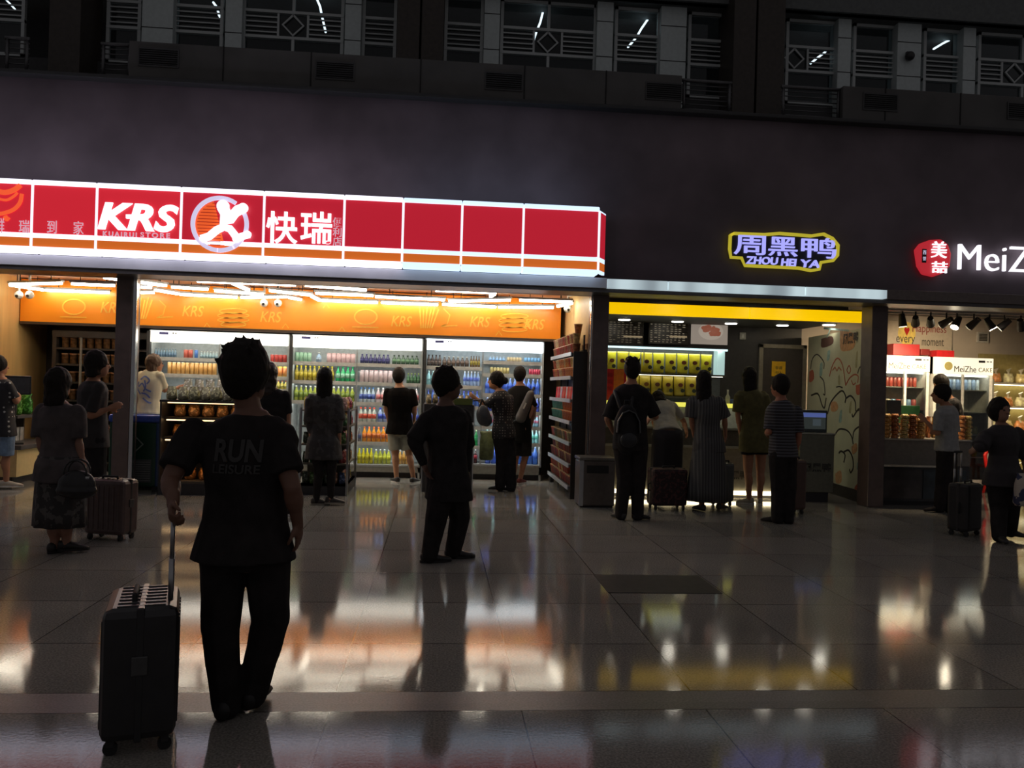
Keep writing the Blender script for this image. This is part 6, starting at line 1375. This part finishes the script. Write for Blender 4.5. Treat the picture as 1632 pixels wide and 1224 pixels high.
# --- in front of the middle shop
person('person with dark backpack and black trousers facing the yellow packet shelf', 9.5, dict(top=(1008, 570), neck=(1006, 616), hip=(1005, 704), sl=(981, 634), sr=(1032, 634), el=(968, 668), wl=(976, 686, .15), er=(1045, 664), wr=(1036, 668, .18), kl=(995, 762), al=(990, 816), kr=(1017, 764), ar=(1016, 824)), face=5, k=1.12, shirt=CLB, sleeve=.95, hem=-.14, legs=CLB, shoe=M((.02, .018, .018), .45), toes={'l': -20, 'r': 60}, spikes=True, sleeve_r=1.1)
person('person in white top bending over the counter in long dark skirt', 10.9, dict(top=(1047, 629, .5), neck=(1052, 640, .42), hip=(1064, 692), lean=.9, el=(1042, 668, .35), wl=(1044, 684, .5), er=(1090, 672, .35), wr=(1094, 688, .5), kl=(1056, 745), al=(1056, 788), kr=(1074, 745), ar=(1074, 788)), face=0, sex='f', k=1.1, shirt=M(S(170, 165, 150), .8), sleeve=.8, hem=-.04, flare=.01, skirt=(M((.02, .015, .016), .8), .22, .215, .21), shoe=CLD, hair='bob', hairlen=0, toes={'l': 0, 'r': 20})
person('person with long hair in ankle length pale striped dress at the counter', 10.3, dict(top=(1122, 590), neck=(1124, 632), hip=(1130, 712), el=(1102, 668, .05), wl=(1106, 694, .12), er=(1155, 668), wr=(1156, 694, .1), kl=(1122, 760), al=(1118, 806), kr=(1145, 760), ar=(1148, 802)), face=10, sex='f', k=1.1, shirt=pat('vstripe', (.05, .047, .048), (.11, .105, .10), 9), sleeve=.9, hem=-.1, skirt=(pat('vstripe', (.05, .047, .048), (.11, .105, .10), 9), .13, .17, .27), hair='long', hairlen=.30, shoe=M((.08, .07, .06), .5), toes={'l': -20, 'r': 50}, sleeve_r=1.35)
person('person in olive tee, shorts and white shoes standing at the counter', 11.0, dict(top=(1194, 584), neck=(1197, 626), hip=(1203, 700), el=(1176, 662), wl=(1180, 692, .1), er=(1224, 662), wr=(1226, 690, .1), kl=(1192, 750), al=(1194, 795), kr=(1212, 750), ar=(1211, 797)), face=-5, sex='f', k=1.12, shirt=M((.10, .085, .025), .8, var=.2), sleeve=.85, hem=-.25, flare=.02, legs=CLD, leg_to=.45, hair='bob', hairlen=.10, shoe=M(S(175, 170, 155), .6), toes={'l': -60, 'r': 15}, sleeve_r=1.25, sole=True)
person('person in dark polo with thin pale stripes and dark trousers beside the kiosk', 9.4, dict(top=(1243, 596), neck=(1245, 640), hip=(1248, 722), sl=(1229, 654), sr=(1270, 654, .05), el=(1226, 688, -.04), wl=(1222, 690, .15), er=(1273, 694, .02), wr=(1268, 722, .1), kl=(1240, 778), al=(1238, 826), kr=(1258, 778), ar=(1256, 826)), face=-30, k=1.05, shirt=pat('hstripe', (.022, .019, .022), (.10, .10, .12), 9), sleeve=.9, hem=-.08, legs=CLB, shoe=CLD, toes={'l': -40, 'r': -20}, sleeve_r=1.1, skin=M(S(170, 110, 85), .55))
# --- in front of and in the right shop
person('person in white shirt and dark trousers choosing bread at the right shop counter', 10.5, dict(top=(1500, 611), neck=(1509, 645), hip=(1509, 716), sl=(1497, 660, -.12), sr=(1520, 658, .12), el=(1494, 690, -.12), wl=(1476, 672, -.02), er=(1522, 692, .1), wr=(1500, 690, .25), kl=(1502, 765), al=(1497, 806), kr=(1515, 765), ar=(1513, 806)), face=-48, hface=-60, k=1.08, shirt=M(S(150, 150, 150), .8), sleeve=.9, hem=-.04, legs=CLB, shoe=CLB, toes={'l': -80, 'r': -50}, eyes=True)
person('person in dark top behind the bread counter, bending towards the till', 12.15, dict(top=(1493, 599, -.1), neck=(1512, 634), hip=(1528, 700), lean=.5, el=(1500, 664, -.1), wl=(1488, 676, -.2), er=(1535, 670), wr=(1518, 690, -.15), kl=(1522, 735), al=(1522, 775), kr=(1535, 735), ar=(1535, 775)), face=-75, k=1.1, shirt=pat('dots', (.03, .025, .025), (.2, .17, .14), 9), sleeve=.9, hem=-.1, legs=CLD, shoe=CLD, eyes=True)
person('person with round dark hair pulling a black suitcase at the right edge', 8.45, dict(top=(1594, 633), neck=(1597, 676), hip=(1600, 758), sl=(1572, 694), sr=(1622, 690), el=(1562, 712, -.08), wl=(1557, 716, .12), fl=(1546, 720, .2), er=(1634, 728), wr=(1634, 752, -.1), kl=(1592, 808), al=(1592, 850, -.1), kr=(1612, 806), ar=(1610, 842, .1)), face=165, hface=172, sex='f', k=1.12, shirt=M((.035, .03, .032), .8), sleeve=1.3, hem=-.2, flare=.03, legs=CLB, hair='round', shoe=M((.03, .027, .026), .5), toes={'l': 190, 'r': 150}, eyes=True, sleeve_r=1.2, skin=M(S(150, 110, 90), .55))

# ============================================================ luggage and bags
def suitcase(label, loc, rz, w_, d_, h_, mat, zh, ribs=True, grip_r=.014, gleam=None):
    g = thing('suitcase', label, 'suitcase', (loc[0], loc[1], 0), rz); wz = .055; hw, hd = w_ / 2, d_ / 2
    obj('shell', MB().box(-hw, -hd, wz, hw, hd, h_), mat, g, .035)
    if ribs:
        n = 7
        for s in (-1, 1):
            for i in range(n):
                x = -hw + w_ * (i + .9) / (n + .8)
                obj('rib', MB().box(x - .008, s * hd - .005, wz + .05, x + .008, s * hd + .005, h_ - .05), mat, g, .004)
        for i in range(n):
            x = -hw + w_ * (i + .9) / (n + .8); obj('rib', MB().box(x - .008, -hd + .05, h_ - .004, x + .008, hd - .05, h_ + .005), mat, g, .004)
    obj('seam_frame', MB().box(-hw - .004, -.014, wz - .002, hw + .004, .014, h_ + .004), gleam or M((.06, .055, .055), .3, .6), g, .006)
    ch = MB().path([(-.08, -.03, h_), (-.075, -.03, h_ + .025), (.075, -.03, h_ + .025), (.08, -.03, h_)], .011); obj('carry_handle', ch, RUBBER, g, smooth=True)
    obj('side_handle', MB().path([(-hw, -.02, h_ * .45), (-hw - .022, -.02, h_ * .47), (-hw - .022, -.02, h_ * .62), (-hw, -.02, h_ * .64)], .010), RUBBER, g, smooth=True)
    obj('lock', MB().box(hw - .002, -.03, h_ * .55, hw + .010, .03, h_ * .68), M((.1, .1, .1), .3, .5), g, .004)
    if zh:
        for s in (-1, 1): obj('telescopic_rod', MB().cyl((s * .075, hd - .035, h_ - .02), (s * .075, hd - .035, h_ + (zh - h_) * .45), .011).cyl((s * .075, hd - .035, h_ + (zh - h_) * .4), (s * .075, hd - .035, zh), .0085), STEEL, g, smooth=True)
        obj('grip', MB().path([(-.078, hd - .035, zh), (.078, hd - .035, zh)], grip_r), RUBBER, g, smooth=True)
    for sx_ in (-1, 1):
        for sy_ in (-1, 1):
            c = V((sx_ * (hw - .045), sy_ * (hd - .04), 0)); ww = obj('wheel', MB().cyl(c + V((-.011, 0, .027)), c + V((.011, 0, .027)), .027, n=16), RUBBER, g, smooth=False)
            obj('wheel_fork', MB().box(c.x - .018, c.y - .016, .03, c.x + .018, c.y + .016, .062), DARK, ww, .005)
    return g
BLK = M((.022, .021, .023), .32, var=.15, spec=.6)
q = gr(224, 1196); zt = at(225, 950, 3.6).z
suitcase('tall black ribbed suitcase under the hand of the foreground man', (at(226, 1060, 3.6).x, 3.6), -PI / 2 + .28, .42, .28, zt, BLK, at(277, 812, 3.55).z, gleam=M((.05, .05, .052), .3, .5))
zt = at(180, 764, 7.9).z
suitcase('brown ribbed suitcase beside the woman in patterned skirt', (at(178, 810, 7.95).x, 7.95), -.28, .40, .24, zt, M((.10, .065, .06), .35, var=.15), None)
zt = at(1540, 770, 8.75).z
suitcase('black suitcase pulled by the person with round hair', (at(1540, 812, 8.75).x, 8.78), .55, .34, .24, zt, M((.028, .025, .025), .6), at(1551, 722, 8.7).z, ribs=False)
zt = at(1063, 745, 10.5).z
suitcase('dark red patterned wheeled bag behind the backpack person legs', (at(1062, 775, 10.45).x, 10.42), .1, .46, .28, zt, pat('blotch', (.03, .014, .014), (.09, .03, .03), 22), None, ribs=False)
suitcase('grey suitcase half hidden behind the striped dress', (at(1151, 775, 10.75).x + .03, 10.85), .2, .26, .22, at(1150, 738, 10.75).z, M((.09, .09, .085), .5), None, ribs=False)
suitcase('rust brown suitcase half hidden behind the striped polo person', (at(1262, 770, 10.2).x, 10.2), .3, .3, .22, at(1262, 732, 10.2).z, M((.085, .045, .035), .5), None, ribs=False)
# backpack on the back
o_ = at(990, 680, 9.5); bpk = thing('backpack', 'dark rounded backpack worn low on the back of person at the packet shelf', 'backpack', (o_.x, 9.2, o_.z))
hb2 = .29
obj('pack_body', fuse(MB().ell((0, 0, -.02), (.155, 0, 0), (0, .10, 0), (0, 0, hb2)).ell((0, -.05, -.12), (.12, 0, 0), (0, .08, 0), (0, 0, .14)), .013, 3, .006, 9), M((.022, .020, .021), .8, spec=.2), bpk, smooth=True)
obj('front_pocket', fuse(MB().ell((0, -.10, -.13), (.10, 0, 0), (0, .045, 0), (0, 0, .09)), .012, 2), M((.022, .022, .025), .5), bpk, smooth=True)
obj('top_loop', MB().path([(-.03, .03, .26), (-.03, .0, .31), (.03, .0, .31), (.03, .03, .26)], .008), BLACK, bpk, smooth=True)
zp = MB(); stroke(zp, [(-.13, -.05), (-.12, .08), (-.07, .17), (0, .2), (.07, .17), (.12, .08), (.13, -.05)], .012, (0, -.098, 0), (1, 0, 0), (0, 0, 1), (0, .05, 0)); obj('zip', zp, M((.10, .10, .10), .4, .5), bpk)
for s in (-1, 1): obj('shoulder_strap', MB().path([(s * .06, .10, .22), (s * .09, .16, .34), (s * .10, .24, .41)], .022), BLACK, bpk, smooth=True)
# strap bag
o_ = at(838, 645, 12.72); sb = thing('sling_bag', 'grey sling bag with white mark slung across the back by noodle shelf', 'bag', (o_.x, 12.64, o_.z))
obj('bag_body', fuse(MB().cap((-.08, 0, -.20), (.06, 0, .16), .085, .065), .013, 3, .004), M((.09, .08, .075), .6), sb, smooth=True); obj('strap', MB().path([(.07, .02, .18), (.12, .10, .26)], .02).path([(-.1, .02, -.22), (-.16, .12, -.26)], .02), BLACK, sb, smooth=True)
mk = MB(); stroke(mk, [(-.05, -.06), (-.01, .03)], .022, (0, -.082, 0), (1, 0, 0), (0, 0, 1), (0, .02, 0)); obj('white_mark', mk, M((.6, .58, .52), .5), sb)
# handbag of the woman in the patterned skirt
o_ = at(130, 768, 7.15); hbg = thing('handbag', 'black handbag with arched handles hanging at the grey blouse woman arm', 'handbag', (o_.x, 7.06, o_.z))
obj('bag_body', fuse(MB().ell((0, 0, -.01), (.155, 0, 0), (0, .07, 0), (0, 0, .12)).ell((0, 0, -.06), (.17, 0, 0), (0, .075, 0), (0, 0, .07)), .012, 3, .005), M((.015, .014, .015), .3), hbg, smooth=True)
for s in (-1, 1): obj('handle', MB().path([(math.cos(R(t)) * .09, s * .04, .08 + math.sin(R(t)) * .11) for t in range(0, 181, 20)], .008), M((.02, .02, .02), .25), hbg, smooth=True)
obj('clasp', MB().box(.10, -.085, .05, .13, -.07, .065), CHROME, hbg)
# bag at the right edge, low stool at the left
o_ = at(1629, 780, 8.2); cb2 = obj('carrier_bag', lumpy(.16, .18, .34, 31), pat('blotch', S(190, 180, 165), S(60, 65, 95), 9), None, smooth=True); cb2.location = (o_.x, 8.2, at(1629, 806, 8.2).z); tag(cb2, 'pale and dark carrier bag cut by the right edge of picture', 'bag')
sq = gr(85, 795); stl = thing('caster_stool', 'low stool on thin caster legs behind the woman in patterned skirt', 'stool', (gr(88, 793).x, gr(88, 793).y, 0)); sr = .2; shh = at(70, 757, gr(88, 793).y).z
obj('seat', MB().cyl((0, 0, shh - .03), (0, 0, shh), .22, n=20), M((.04, .03, .028), .5), stl, .01)
for sx_ in (-1, 1):
    for sy_ in (-1, 1):
        lg = obj('leg', MB().cyl((sx_ * .15, sy_ * .12, shh - .03), (sx_ * .16, sy_ * .13, .05), .014), M((.12, .06, .04), .35, .4), stl, smooth=True); obj('caster', MB().ell((sx_ * .16, sy_ * .13, .027), (.02, 0, 0), (0, .026, 0), (0, 0, .026)), RUBBER, lg, smooth=True)
